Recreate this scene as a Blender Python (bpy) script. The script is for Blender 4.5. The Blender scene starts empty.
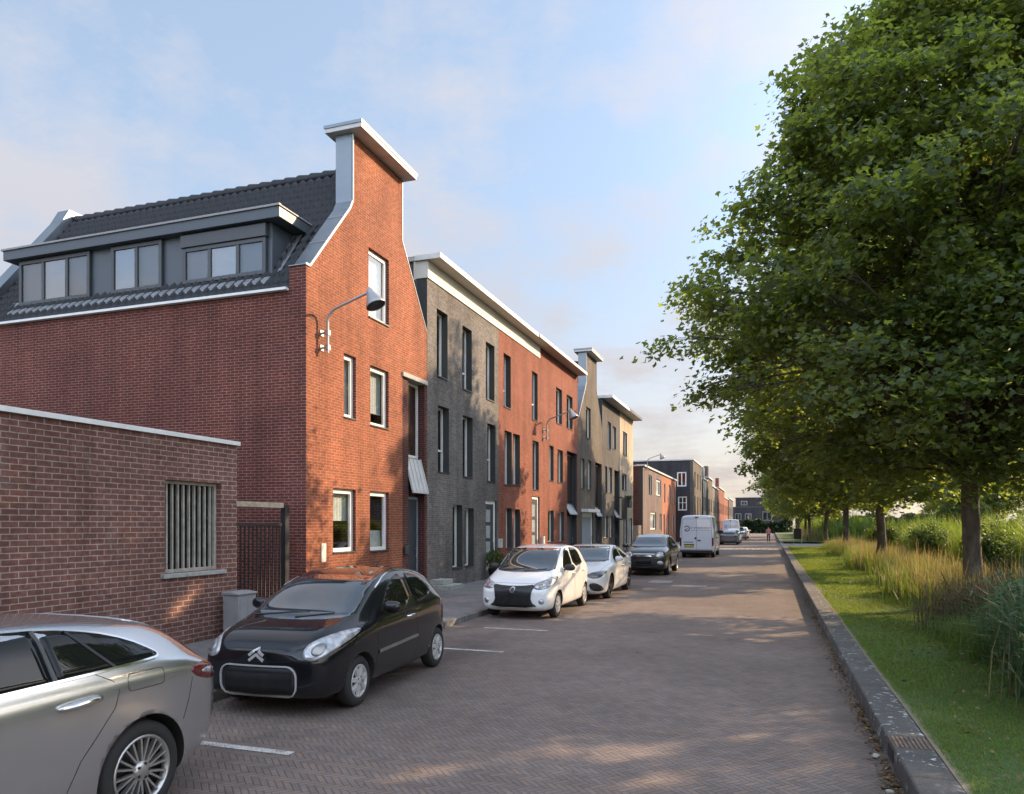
import bpy, bmesh, math, random
import numpy as np
from mathutils import Vector, Matrix
from mathutils.bvhtree import BVHTree
R = math.radians
random.seed(7)
RNG = np.random.default_rng(11)
scene = bpy.context.scene
COL = scene.collection

# ------------------------------------------------------------------ camera
CAM_H = 2.0
YAW = R(19.17)
FPX = 742.0
CX, HY = 512.0, 524.0
cs, sn = math.cos(YAW), math.sin(YAW)
cam_d = bpy.data.cameras.new('camera')
cam = bpy.data.objects.new('camera', cam_d)
COL.objects.link(cam)
cam.location = (0, 0, CAM_H)
cam.rotation_euler = (R(90), 0, YAW)
cam_d.sensor_width = 36
cam_d.lens = FPX / 1024 * 36
cam_d.shift_y = (HY - 397) / 1024
cam_d.clip_end = 3000
cam_d.clip_start = 0.05
scene.camera = cam

def ray(u, v):
    a, b = (u - CX) / FPX, (HY - v) / FPX
    return Vector((-sn + a * cs, cs + a * sn, b))
def on_x(u, v, X):            # a point of the facade plane x = X -> (y, z)
    d = ray(u, v); t = X / d.x
    return t * d.y, CAM_H + t * d.z
def on_y(u, v, Y):
    d = ray(u, v); t = Y / d.y
    return t * d.x, CAM_H + t * d.z

# ------------------------------------------------------------------ object helpers
def link(o, parent=None):
    COL.objects.link(o)
    if parent is not None: o.parent = parent
    return o
def tag(o, label=None, cat=None, group=None, kind=None):
    if label: o['label'] = label
    if cat: o['category'] = cat
    if group: o['group'] = group
    if kind: o['kind'] = kind
    return o
def thing(name, label, cat, loc, rz=0, group=None):
    o = bpy.data.objects.new(name, None)
    o.empty_display_size = .2
    o.location = loc; o.rotation_euler = (0, 0, rz)
    link(o); tag(o, label, cat, group)
    return o
def kids(o): return [c for c in COL.objects if c.parent == o]
def copy_tree(o, parent=None):
    c = o.copy(); COL.objects.link(c); c.parent = parent
    for ch in kids(o): copy_tree(ch, c)
    return c
def root_loc(o):
    return o.location if o.parent is None else root_loc(o.parent)

class MB:
    """collects shapes in world (or car-local) coordinates and links them as one mesh"""
    def __init__(s): s.v = []; s.f = []; s.m = []; s.s = []
    def add(s, vs, fs, m=0, smooth=False):
        n = len(s.v); s.v += [tuple(p) for p in vs]
        for f in fs: s.f.append(tuple(n + i for i in f)); s.m.append(m); s.s.append(smooth)
    def box(s, x0, y0, z0, x1, y1, z1, m=0):
        if x1 < x0: x0, x1 = x1, x0
        if y1 < y0: y0, y1 = y1, y0
        if z1 < z0: z0, z1 = z1, z0
        vs = [(x, y, z) for z in (z0, z1) for y in (y0, y1) for x in (x0, x1)]
        s.add(vs, [(0,2,3,1), (4,5,7,6), (0,1,5,4), (2,6,7,3), (0,4,6,2), (1,3,7,5)], m)
    def bar(s, p, q, w, h=None, m=0, up=(0,0,1)):
        h = h or w; p = Vector(p); q = Vector(q); d = (q - p).normalized()
        u = Vector(up)
        if abs(d.dot(u)) > .99: u = Vector((1,0,0))
        a = d.cross(u).normalized() * (w/2); b = a.cross(d).normalized() * (h/2)
        vs = [c + i*a + j*b for c in (p, q) for i, j in ((-1,-1),(1,-1),(1,1),(-1,1))]
        s.add(vs, [(3,2,1,0), (4,5,6,7), (0,1,5,4), (1,2,6,5), (2,3,7,6), (3,0,4,7)], m)
    def tube(s, pts, rad, n=8, m=0, cap=True):
        pts = [Vector(p) for p in pts]
        if not hasattr(rad, '__len__'): rad = [rad] * len(pts)
        rings = []; prev = None
        for i, p in enumerate(pts):
            d = (pts[min(i+1, len(pts)-1)] - pts[max(i-1, 0)]).normalized()
            if prev is None:
                u = Vector((0,0,1)) if abs(d.z) < .9 else Vector((1,0,0))
                a = d.cross(u).normalized()
            else:
                a = (prev - d * prev.dot(d)).normalized()
            prev = a; b = d.cross(a)
            rings.append([p + rad[i] * (math.cos(2*math.pi*k/n) * a + math.sin(2*math.pi*k/n) * b) for k in range(n)])
        vs = [q for r in rings for q in r]; fs = []
        for i in range(len(pts)-1):
            for k in range(n):
                fs.append((i*n+k, i*n+(k+1)%n, (i+1)*n+(k+1)%n, (i+1)*n+k))
        s.add(vs, fs, m, True)
        if cap:
            s.add(rings[0], [tuple(reversed(range(n)))], m); s.add(rings[-1], [tuple(range(n))], m)
    def lathe(s, prof, c, axis='x', n=24, m=0, a0=0, smooth=True):
        """prof: (radius, along-axis)"""
        c = Vector(c); vs = []
        for r, h in prof:
            for k in range(n):
                a = 2*math.pi*k/n + a0; p, q = r*math.cos(a), r*math.sin(a)
                vs.append(c + (Vector((h,p,q)) if axis == 'x' else Vector((q,h,p)) if axis == 'y' else Vector((p,q,h))))
        fs = [(i*n+k, i*n+(k+1)%n, (i+1)*n+(k+1)%n, (i+1)*n+k) for i in range(len(prof)-1) for k in range(n)]
        s.add(vs, fs, m, smooth)
    def prism(s, poly, fn, d0, d1, m=0):
        """poly of (a, b); fn(a, b, d) -> point; closed between depths d0 and d1"""
        n = len(poly)
        vs = [fn(a, b, d0) for a, b in poly] + [fn(a, b, d1) for a, b in poly]
        s.add(vs, [tuple(range(n)), tuple(reversed(range(n, 2*n)))] + [(i, n+i, n+(i+1)%n, (i+1)%n) for i in range(n)], m)
    def quad(s, a, b, c, d, m=0): s.add([a, b, c, d], [(0,1,2,3)], m)
    def build(s, name, mats, parent=None, bevel=0, local=False, fix=True):
        me = bpy.data.meshes.new(name)
        off = Vector((0,0,0)) if (parent is None or local) else root_loc(parent)
        me.from_pydata([Vector(p) - off for p in s.v], [], s.f)
        if not isinstance(mats, (list, tuple)): mats = [mats]
        for mt in mats: me.materials.append(mt)
        me.polygons.foreach_set('material_index', s.m)
        me.polygons.foreach_set('use_smooth', s.s)
        if fix:
            bm = bmesh.new(); bm.from_mesh(me)
            bmesh.ops.recalc_face_normals(bm, faces=bm.faces); bm.to_mesh(me); bm.free()
        me.update()
        o = link(bpy.data.objects.new(name, me), parent)
        if bevel:
            md = o.modifiers.new('bevel', 'BEVEL'); md.width = bevel; md.segments = 2; md.limit_method = 'ANGLE'
        return o

def fast_mesh(name, verts, faces_flat, nper, mat, parent=None, smooth=False, loc=None):
    """verts (N,3) numpy, faces all with nper corners in order"""
    me = bpy.data.meshes.new(name)
    verts = np.asarray(verts, np.float32)
    nf = len(faces_flat) // nper
    me.vertices.add(len(verts)); me.vertices.foreach_set('co', verts.ravel())
    me.loops.add(len(faces_flat)); me.loops.foreach_set('vertex_index', np.asarray(faces_flat, np.int32))
    me.polygons.add(nf); me.polygons.foreach_set('loop_start', np.arange(nf, dtype=np.int32) * nper)
    if smooth: me.polygons.foreach_set('use_smooth', np.ones(nf, bool))
    me.materials.append(mat); me.update(calc_edges=True); me.validate()
    o = link(bpy.data.objects.new(name, me), parent)
    if loc is not None: o.location = loc
    return o

# ------------------------------------------------------------------ materials
class NT:
    def __init__(s, mat):
        s.t = mat.node_tree; s.n = s.t.nodes; s.l = s.t.links
    def new(s, t, **kw):
        n = s.n.new(t)
        for k, v in kw.items(): setattr(n, k, v)
        return n
    def set(s, sock, v):
        if hasattr(v, 'is_output'): s.l.new(v, sock)
        else: sock.default_value = v
    def math(s, op, a, b=None, c=None):
        n = s.new('ShaderNodeMath', operation=op)
        s.set(n.inputs[0], a)
        if b is not None: s.set(n.inputs[1], b)
        if c is not None: s.set(n.inputs[2], c)
        return n.outputs[0]
    def mix(s, f, a, b, mode='MIX'):
        n = s.new('ShaderNodeMix', data_type='RGBA', blend_type=mode)
        s.set(n.inputs['Factor'], f); s.set(n.inputs['A'], c4(a)); s.set(n.inputs['B'], c4(b))
        return n.outputs['Result']
    def mapr(s, v, a, b, c, d):
        n = s.new('ShaderNodeMapRange'); s.set(n.inputs[0], v)
        for i, q in enumerate((a, b, c, d)): s.set(n.inputs[i+1], q)
        return n.outputs[0]
    def noise(s, vec, scale, detail=3, rough=.55, out='Fac'):
        n = s.new('ShaderNodeTexNoise'); s.set(n.inputs['Scale'], scale)
        n.inputs['Detail'].default_value = detail; n.inputs['Roughness'].default_value = rough
        if vec is not None: s.l.new(vec, n.inputs['Vector'])
        return n.outputs[out]
    def bump(s, h, strength=.5, dist=.01):
        n = s.new('ShaderNodeBump'); s.set(n.inputs['Height'], h)
        n.inputs['Strength'].default_value = strength; n.inputs['Distance'].default_value = dist
        return n.outputs[0]
    def pos(s): return s.new('ShaderNodeNewGeometry').outputs['Position']
def c4(v):
    return (*v, 1.0) if isinstance(v, (tuple, list)) and len(v) == 3 else v
def new_mat(name):
    m = bpy.data.materials.new(name); m.use_nodes = True
    nt = NT(m); b = m.node_tree.nodes['Principled BSDF']
    return m, nt, b
def plain(name, col, rough=.5, metal=0, coat=0, spec=.5, vary=.12, scale=6, bump=0, dist=.004, coat_r=.03):
    """a solid finish with faint mottling so that no surface is perfectly uniform"""
    m, nt, b = new_mat(name)
    p = nt.pos(); n = nt.noise(p, scale, 4)
    f = nt.mapr(n, .3, .7, 1-vary, 1+vary)
    vm = nt.new('ShaderNodeVectorMath', operation='SCALE')
    vm.inputs[0].default_value = col; nt.l.new(f, vm.inputs['Scale'])
    nt.l.new(vm.outputs[0], b.inputs['Base Color'])
    nt.l.new(nt.mapr(n, .3, .7, max(0, rough*.85), min(1, rough*1.15)), b.inputs['Roughness'])
    b.inputs['Metallic'].default_value = metal
    b.inputs['Coat Weight'].default_value = coat; b.inputs['Coat Roughness'].default_value = coat_r
    b.inputs['Specular IOR Level'].default_value = spec
    if bump: nt.l.new(nt.bump(nt.noise(p, scale*6, 4), bump, dist), b.inputs['Normal'])
    return m

def brick(name, c1, c2, mortar, course=.0625, length=.215, joint=.011, dirt=.25, lichen=0, soot=None):
    m, nt, b = new_mat(name)
    tc = nt.new('ShaderNodeTexCoord').outputs['Object']
    sp = nt.new('ShaderNodeSeparateXYZ'); nt.l.new(tc, sp.inputs[0])
    g = nt.new('ShaderNodeNewGeometry')
    nn = nt.new('ShaderNodeSeparateXYZ'); nt.l.new(g.outputs['True Normal'], nn.inputs[0])
    side = nt.math('GREATER_THAN', nt.math('ABSOLUTE', nn.outputs[0]), .6)
    # u runs along the wall whichever way it faces
    u = nt.math('ADD', nt.math('MULTIPLY', side, sp.outputs[1]), nt.math('MULTIPLY', nt.math('SUBTRACT', 1.0, side), sp.outputs[0]))
    cb = nt.new('ShaderNodeCombineXYZ'); nt.l.new(u, cb.inputs[0]); nt.l.new(sp.outputs[2], cb.inputs[1])
    # slight wander of the courses
    br = nt.new('ShaderNodeTexBrick', offset=.5, squash=1.0)
    wob = nt.new('ShaderNodeVectorMath', operation='MULTIPLY_ADD'); nt.l.new(nt.noise(tc, 6, 2, .5, 'Color'), wob.inputs[0])
    wob.inputs[1].default_value = (.014,.010,0); nt.l.new(cb.outputs[0], wob.inputs[2]); nt.l.new(wob.outputs[0], br.inputs['Vector'])
    br.inputs['Scale'].default_value = 1.0
    br.inputs['Brick Width'].default_value = length; br.inputs['Row Height'].default_value = course
    br.inputs['Mortar Size'].default_value = joint * .5; br.inputs['Mortar Smooth'].default_value = .25
    br.inputs['Bias'].default_value = -.1
    br.inputs['Color1'].default_value = c4(c1); br.inputs['Color2'].default_value = c4(c2); br.inputs['Mortar'].default_value = c4(mortar)
    big = nt.noise(tc, .55, 5, .6); mid = nt.noise(tc, 7, 4)
    wn = nt.noise(cb.outputs[0], 14, 2)
    col = nt.mix(nt.mapr(wn, .38, .66, 0, .75), br.outputs['Color'], tuple(k*.5 for k in c1))
    wear = nt.mapr(nt.noise(tc, 1.9, 5, .7), .32, .62, .35, 1)       # pointing weathered away in places
    col = nt.mix(nt.math('MULTIPLY', br.outputs['Fac'], wear), col, mortar)
    f = nt.math('MULTIPLY', nt.mapr(big, .3, .72, 1+dirt*.6, 1-dirt*1.3), nt.mapr(mid, .3, .7, 1.12, .86))
    mp = nt.new('ShaderNodeMapping'); mp.inputs['Scale'].default_value = (2.2,2.2,.16); nt.l.new(tc, mp.inputs[0])     # rain streaks
    f = nt.math('MULTIPLY', f, nt.mapr(nt.noise(mp.outputs[0], 1.0, 5, .6), .42, .68, 1.05, .80))
    vm = nt.new('ShaderNodeVectorMath', operation='SCALE'); nt.l.new(col, vm.inputs[0]); nt.l.new(f, vm.inputs['Scale'])
    out = vm.outputs[0]
    if lichen:      # pale efflorescence patches
        k = nt.math('MULTIPLY', nt.mapr(nt.noise(tc, 1.3, 6, .7), .56, .72, 0, lichen), nt.mapr(mid, .35, .6, .2, 1))
        out = nt.mix(k, out, (.45, .40, .37))
    nt.l.new(out, b.inputs['Base Color'])
    b.inputs['Roughness'].default_value = .88; b.inputs['Specular IOR Level'].default_value = .25
    h = nt.math('ADD', nt.math('SUBTRACT', 1.0, br.outputs['Fac']), nt.math('MULTIPLY', nt.noise(tc, 60, 3), .5))
    nt.l.new(nt.bump(h, .7, .006), b.inputs['Normal'])
    return m

def paving(name, W=.052, n=3, rot=45, c1=(.208,.164,.142), c2=(.152,.121,.107), c3=(.24,.17,.132), joint=.09):
    """clinker herringbone worked out from cell arithmetic"""
    m, nt, b = new_mat(name)
    p = nt.pos()
    mp = nt.new('ShaderNodeMapping'); mp.inputs['Rotation'].default_value = (0, 0, R(rot))
    mp.inputs['Scale'].default_value = (1/W, 1/W, 1/W)
    warp = nt.new('ShaderNodeTexNoise'); warp.inputs['Scale'].default_value = .9; nt.l.new(p, warp.inputs['Vector'])
    va = nt.new('ShaderNodeVectorMath', operation='MULTIPLY_ADD'); nt.l.new(warp.outputs['Color'], va.inputs[0])
    va.inputs[1].default_value = (.05,.05,0); nt.l.new(p, va.inputs[2])
    nt.l.new(va.outputs[0], mp.inputs[0])
    s = nt.new('ShaderNodeSeparateXYZ'); nt.l.new(mp.outputs[0], s.inputs[0])
    u, v = s.outputs[0], s.outputs[1]
    i, j = nt.math('FLOOR', u), nt.math('FLOOR', v)
    fu, fv = nt.math('SUBTRACT', u, i), nt.math('SUBTRACT', v, j)
    k = nt.math('FLOORED_MODULO', nt.math('SUBTRACT', i, j), 2.0*n)
    hor = nt.math('LESS_THAN', k, n - .5); ver = nt.math('SUBTRACT', 1.0, hor)
    kv = nt.math('SUBTRACT', 2.0*n - 1, k)
    lx = nt.math('ADD', fu, nt.math('MULTIPLY', hor, k)); ly = nt.math('ADD', fv, nt.math('MULTIPLY', ver, kv))
    wx = nt.math('ADD', nt.math('MULTIPLY', hor, n-1.0), 1.0); wy = nt.math('ADD', nt.math('MULTIPLY', ver, n-1.0), 1.0)
    e = nt.math('MINIMUM', nt.math('MINIMUM', lx, nt.math('SUBTRACT', wx, lx)), nt.math('MINIMUM', ly, nt.math('SUBTRACT', wy, ly)))
    idx = nt.math('SUBTRACT', i, nt.math('MULTIPLY', hor, k)); idy = nt.math('SUBTRACT', j, nt.math('MULTIPLY', ver, kv))
    cb = nt.new('ShaderNodeCombineXYZ'); nt.l.new(idx, cb.inputs[0]); nt.l.new(idy, cb.inputs[1]); nt.l.new(hor, cb.inputs[2])
    wn = nt.new('ShaderNodeTexWhiteNoise', noise_dimensions='3D'); nt.l.new(cb.outputs[0], wn.inputs['Vector'])
    r = wn.outputs['Value']
    gap = nt.mapr(e, joint*.3, joint*1.5, .8, 0)
    col = nt.mix(nt.mapr(r, 0, 1, 0, 1), c1, c2)
    col = nt.mix(nt.mapr(r, .82, .9, 0, .7), col, c3)
    big = nt.noise(p, .35, 5, .6); fine = nt.noise(p, 45, 3); spots = nt.noise(p, 3.2, 5, .7)
    col = nt.mix(gap, col, (.072,.06,.053))
    f = nt.math('MULTIPLY', nt.math('MULTIPLY', nt.mapr(big, .3, .7, 1.22, .78), nt.mapr(fine, .3, .7, .8, 1.2)), nt.mapr(spots, .35, .7, 1.08, .82))
    vm = nt.new('ShaderNodeVectorMath', operation='SCALE'); nt.l.new(col, vm.inputs[0]); nt.l.new(f, vm.inputs['Scale'])
    px = nt.new('ShaderNodeSeparateXYZ'); nt.l.new(p, px.inputs[0])
    # dust and earth swept against the kerb, oil marks in the bays
    edge = nt.math('MULTIPLY', nt.mapr(px.outputs[0], .35, .95, 0, .55), nt.mapr(spots, .35, .6, .35, 1))
    out = nt.mix(edge, vm.outputs[0], (.075,.06,.048))
    oil = nt.math('MULTIPLY', nt.mapr(px.outputs[0], -3.9, -4.6, 0, .55), nt.mapr(big, .42, .62, 0, 1))
    out = nt.mix(oil, out, (.06,.052,.05))
    nt.l.new(out, b.inputs['Base Color'])
    nt.l.new(nt.mapr(fine, .3, .7, .62, .88), b.inputs['Roughness']); b.inputs['Specular IOR Level'].default_value = .35
    h = nt.math('ADD', nt.math('MULTIPLY', nt.math('SUBTRACT', 1.0, gap), nt.mapr(r, 0, 1, .85, 1)), nt.math('MULTIPLY', fine, .25))
    nt.l.new(nt.bump(h, .6, .006), b.inputs['Normal'])
    return m

def flags(name, sx=.3, sy=.3, col=(.20,.19,.185)):
    m, nt, b = new_mat(name)
    p = nt.pos()
    br = nt.new('ShaderNodeTexBrick', offset=.5); nt.l.new(p, br.inputs['Vector'])
    br.inputs['Scale'].default_value = 1; br.inputs['Brick Width'].default_value = sx; br.inputs['Row Height'].default_value = sy
    br.inputs['Mortar Size'].default_value = .004; br.inputs['Mortar Smooth'].default_value = .2
    br.inputs['Color1'].default_value = c4(col); br.inputs['Color2'].default_value = c4(tuple(k*.8 for k in col)); br.inputs['Mortar'].default_value = (.06,.055,.05,1)
    n = nt.noise(p, .8, 6, .65); n2 = nt.noise(p, 30, 3)
    f = nt.math('MULTIPLY', nt.mapr(n, .3, .7, 1.15, .75), nt.mapr(n2, .3, .7, .88, 1.1))
    vm = nt.new('ShaderNodeVectorMath', operation='SCALE'); nt.l.new(br.outputs['Color'], vm.inputs[0]); nt.l.new(f, vm.inputs['Scale'])
    nt.l.new(vm.outputs[0], b.inputs['Base Color']); b.inputs['Roughness'].default_value = .85
    nt.l.new(nt.bump(nt.math('SUBTRACT', n2, br.outputs['Fac']), .5, .005), b.inputs['Normal'])
    return m

def concrete(name, col, seam=0, spots=0):
    """seam: joint spacing along y; spots: lichen"""
    m, nt, b = new_mat(name)
    p = nt.pos()
    n = nt.noise(p, 2.2, 6, .65); n2 = nt.noise(p, 55, 4)
    f = nt.math('MULTIPLY', nt.mapr(n, .3, .7, 1.3, .7), nt.mapr(n2, .3, .7, .75, 1.25))
    vm = nt.new('ShaderNodeVectorMath', operation='SCALE'); vm.inputs[0].default_value = col; nt.l.new(f, vm.inputs['Scale'])
    out = vm.outputs[0]
    h = n2
    if spots:
        k = nt.mapr(nt.noise(p, 11, 5, .62), .575, .62, 0, 1)
        k2 = nt.mapr(nt.noise(p, 1.7, 3), .40, .58, 0, spots)
        out = nt.mix(nt.math('MULTIPLY', k, k2), out, (.50,.51,.48))
        g = nt.mapr(nt.noise(p, 4.3, 5, .7), .57, .7, 0, .5)
        out = nt.mix(g, out, (.075,.085,.045))
    if seam:
        s = nt.new('ShaderNodeSeparateXYZ'); nt.l.new(p, s.inputs[0])
        q = nt.math('FLOORED_MODULO', s.outputs[1], seam)
        k = nt.math('LESS_THAN', q, .012)
        out = nt.mix(k, out, (.03,.028,.025)); h = nt.math('SUBTRACT', n2, nt.math('MULTIPLY', k, 3.0))
    nt.l.new(out, b.inputs['Base Color']); b.inputs['Roughness'].default_value = .9
    nt.l.new(nt.bump(h, .5, .004), b.inputs['Normal'])
    return m

def leafy(name, c1, c2, c3=None, trans=(.30,.38,.03), tw=.4, rough=.5, spec=.3):
    """thin leaf or blade: colour differs from leaf to leaf, light passes through"""
    m, nt, b = new_mat(name)
    g = nt.new('ShaderNodeNewGeometry')
    r = g.outputs['Random Per Island']
    col = nt.mix(r, c1, c2)
    if c3: col = nt.mix(nt.mapr(r, .86, .95, 0, 1), col, c3)
    col = nt.mix(nt.mapr(nt.noise(g.outputs['Position'], .8, 3), .3, .7, 0, .45), col, tuple(k*.72 for k in c1))
    nt.l.new(col, b.inputs['Base Color']); b.inputs['Roughness'].default_value = rough
    b.inputs['Specular IOR Level'].default_value = spec
    t = nt.new('ShaderNodeBsdfTranslucent')
    nt.l.new(nt.mix(r, trans, tuple(k*.7 for k in trans)), t.inputs['Color'])
    ms = nt.new('ShaderNodeMixShader'); ms.inputs[0].default_value = tw
    nt.l.new(b.outputs[0], ms.inputs[1]); nt.l.new(t.outputs[0], ms.inputs[2])
    nt.l.new(ms.outputs[0], m.node_tree.nodes['Material Output'].inputs['Surface'])
    return m

def pane_glass(name, tint=(.85,.88,.88), refl=1.0, base=.06):
    """window glass one can see into: clear film plus Fresnel reflection"""
    m, nt, b = new_mat(name)
    tr = nt.new('ShaderNodeBsdfTransparent'); tr.inputs[0].default_value = c4(tint)
    gl = nt.new('ShaderNodeBsdfGlossy'); gl.inputs['Roughness'].default_value = .015; gl.inputs[0].default_value = (refl,refl,refl,1)
    fr = nt.new('ShaderNodeFresnel'); fr.inputs[0].default_value = 1.75
    p = nt.pos(); bp = nt.bump(nt.noise(p, 1.1, 2), .06, .05)
    nt.l.new(bp, gl.inputs['Normal'])
    ms = nt.new('ShaderNodeMixShader'); bf = nt.new('ShaderNodeNewGeometry').outputs['Backfacing']
    nt.l.new(nt.math('MULTIPLY', nt.mapr(fr.outputs[0], 0, 1, base, 1), nt.math('SUBTRACT', 1.0, bf)), ms.inputs[0])
    nt.l.new(tr.outputs[0], ms.inputs[1]); nt.l.new(gl.outputs[0], ms.inputs[2])
    nt.l.new(ms.outputs[0], m.node_tree.nodes['Material Output'].inputs['Surface'])
    return m

M = {}
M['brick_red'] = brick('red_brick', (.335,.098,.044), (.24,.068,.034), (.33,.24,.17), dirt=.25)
M['brick_red_shaded'] = brick('shaded_red_brick', (.185,.047,.035), (.125,.036,.031), (.31,.225,.19), dirt=.22)  # same red brick, darkened in colour for the shaded side wall and reveals
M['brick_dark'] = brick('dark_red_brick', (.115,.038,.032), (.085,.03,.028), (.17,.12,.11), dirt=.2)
M['brick_red_deep'] = brick('rust_red_brick', (.28,.078,.043), (.205,.06,.038), (.26,.18,.14), dirt=.25)
M['brick_grey'] = brick('grey_brick', (.19,.176,.164), (.112,.104,.099), (.25,.232,.212), dirt=.35)
M['brick_olive'] = brick('olive_brown_brick', (.140,.118,.094), (.105,.09,.076), (.18,.155,.125), dirt=.3)
M['brick_slate'] = brick('slate_grey_brick', (.105,.098,.092), (.075,.070,.067), (.15,.14,.125), dirt=.25)
M['brick_cream'] = brick('cream_brick', (.50,.42,.31), (.43,.35,.26), (.40,.35,.28), dirt=.2)
M['brick_low'] = brick('old_purple_brick', (.25,.115,.088), (.175,.084,.068), (.42,.345,.30), course=.0775, length=.225, joint=.014, dirt=.3, lichen=.28)
M['brick_mauve'] = brick('mauve_grey_brick', (.21,.155,.145), (.16,.12,.115), (.2,.17,.15), dirt=.2)
M['brick_orange'] = brick('orange_brick', (.46,.17,.085), (.38,.135,.07), (.3,.2,.15), dirt=.15)
M['brick_black'] = brick('charcoal_brick', (.06,.055,.06), (.045,.042,.046), (.08,.075,.075), dirt=.2)
M['white'] = plain('white_paint', (.74,.735,.71), .45, vary=.07)
M['cream_trim'] = plain('cream_trim', (.66,.60,.50), .6, vary=.07)
M['frieze'] = plain('pale_render', (.66,.62,.54), .75, vary=.08)
M['soffit'] = plain('soffit_board', (.50,.47,.43), .7, vary=.06)
M['zinc'] = plain('zinc_sheet', (.20,.23,.255), .42, metal=.65, vary=.12, scale=2.2, bump=.12)
M['zinc_dark'] = plain('anthracite_cladding', (.062,.076,.092), .42, vary=.1, scale=3)
M['anthracite'] = plain('anthracite_frame', (.045,.05,.056), .4, vary=.08)
M['tile'] = plain('glazed_black_tile', (.020,.022,.028), .38, vary=.35, scale=5, spec=.28)
M['lead'] = plain('lead_flashing', (.22,.235,.25), .55, metal=.35, vary=.3, scale=5, bump=.3)
M['steel'] = plain('galvanised_steel', (.36,.36,.35), .45, metal=.8, vary=.15, scale=15)
M['lamp_grey'] = plain('lamp_grey_metal', (.34,.35,.36), .4, metal=.5, vary=.1)
M['bars'] = plain('weathered_bar_paint', (.36,.335,.29), .65, vary=.28, scale=9, bump=.2)
M['sill'] = plain('concrete_sill', (.33,.335,.31), .85, vary=.25, scale=14, bump=.4)
M['coping'] = plain('coping_trim', (.52,.52,.51), .5, vary=.12, scale=3)
M['roof_felt'] = plain('roof_felt', (.10,.10,.10), .9, vary=.2)
M['inner'] = plain('dim_plaster', (.30,.28,.26), .9)
M['dark'] = plain('black_plastic', (.012,.012,.013), .5, vary=.1)
M['dark_matt'] = plain('dark_recess', (.02,.019,.019), .8)
M['gate'] = plain('black_gate_paint', (.022,.02,.022), .55, vary=.2)
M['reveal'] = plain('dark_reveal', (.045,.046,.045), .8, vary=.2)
M['timber'] = plain('weathered_timber', (.42,.35,.26), .8, vary=.3, scale=12)
M['cabinet'] = plain('grey_cabinet', (.27,.265,.275), .6, vary=.1, scale=8, bump=.1)
M['curtain'] = plain('curtain', (.80,.78,.74), .9, vary=.12, scale=9)
M['blind'] = plain('roller_blind', (.72,.68,.66), .85, vary=.06)
M['door_dark'] = plain('dark_door_paint', (.035,.045,.06), .4, vary=.1)
M['door_blue'] = plain('grey_blue_door', (.24,.28,.32), .45, vary=.1)
M['glass'] = pane_glass('window_glass')
M['glass_sky'] = pane_glass('dormer_glass', (.7,.75,.8), 1.0, .10)
M['glass_dim'] = pane_glass('dormer_glass_screened', (.85,.85,.86), .85, .02)
# ------------------------------------------------------------------ setting
FX = -9.2          # facade line of the terrace
KX = -5.9          # kerb of the left pavement
RX = .95           # kerb of the lawn
M['road'] = paving('clinker_paving')
M['pave'] = flags('pavement_flags')
M['kerb'] = concrete('kerb_concrete', (.085,.080,.075), seam=1.0, spots=1.0)
M['kerb_left'] = concrete('kerb_grey', (.14,.135,.13), seam=1.0)
def worn_paint():
    m, nt, b = new_mat('road_paint'); p = nt.pos()
    a = nt.noise(p, 60, 4, .7); c = nt.noise(p, 6, 4, .65)
    k = nt.math('ADD', nt.math('MULTIPLY', a, .6), nt.math('MULTIPLY', c, .4))
    nt.l.new(nt.mix(nt.mapr(k, .40, .56, 1, 0), (.60,.59,.56), (.17,.14,.125)), b.inputs['Base Color']); b.inputs['Roughness'].default_value = .8
    nt.l.new(nt.bump(a, .4, .004), b.inputs['Normal']); return m
M['mark'] = worn_paint()
M['mark_worn'] = plain('worn_road_paint', (.30,.28,.26), .8, vary=.5, scale=14)

def lawn_mat():
    m, nt, b = new_mat('lawn_soil_and_turf')
    p = nt.pos()
    a = nt.noise(p, 1.1, 5, .65); f = nt.noise(p, 40, 4); w = nt.noise(p, .35, 3)
    col = nt.mix(nt.mapr(a, .3, .7, 0, 1), (.055,.105,.022), (.085,.135,.03))
    col = nt.mix(nt.mapr(f, .35, .7, 0, .7), col, (.04,.07,.018))
    col = nt.mix(nt.mapr(w, .5, .7, 0, .5), col, (.15,.15,.06))
    s = nt.new('ShaderNodeSeparateXYZ'); nt.l.new(p, s.inputs[0])
    e = nt.math('ADD', s.outputs[0], nt.math('MULTIPLY', nt.noise(p, 7, 4), .12))
    col = nt.mix(nt.mapr(e, 1.33, 1.40, 1, 0), col, (.24,.20,.14))     # bare sandy strip along the kerb
    nt.l.new(col, b.inputs['Base Color']); b.inputs['Roughness'].default_value = .95
    nt.l.new(nt.bump(f, .8, .03), b.inputs['Normal'])
    return m
M['lawn'] = lawn_mat()
M['field'] = plain('far_ground', (.09,.10,.045), .95, vary=.3, scale=.4)

def structure(name, mb, mats, **k):
    o = mb.build(name, mats, **k); o['kind'] = 'structure'; return o

g = MB(); g.quad((-900,-500,-.08), (900,-500,-.08), (900,1300,-.08), (-900,1300,-.08)); structure('ground', g, M['field'])
g = MB(); g.quad((KX,-25,0), (RX+.02,-25,0), (RX+.02,260,0), (KX,260,0)); structure('road', g, M['road'])
g = MB()
g.box(-40,-25,-.1, KX-.16,64,.105)
structure('pavement', g, M['pave'])
g = MB(); g.box(-40,64,-.1, KX-.16,260,.101); structure('far_pavement', g, M['pave'])
g = MB(); g.box(KX-.16,-25,-.1, KX,260,.118); structure('kerb', g, M['kerb_left'], bevel=.012)
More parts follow.
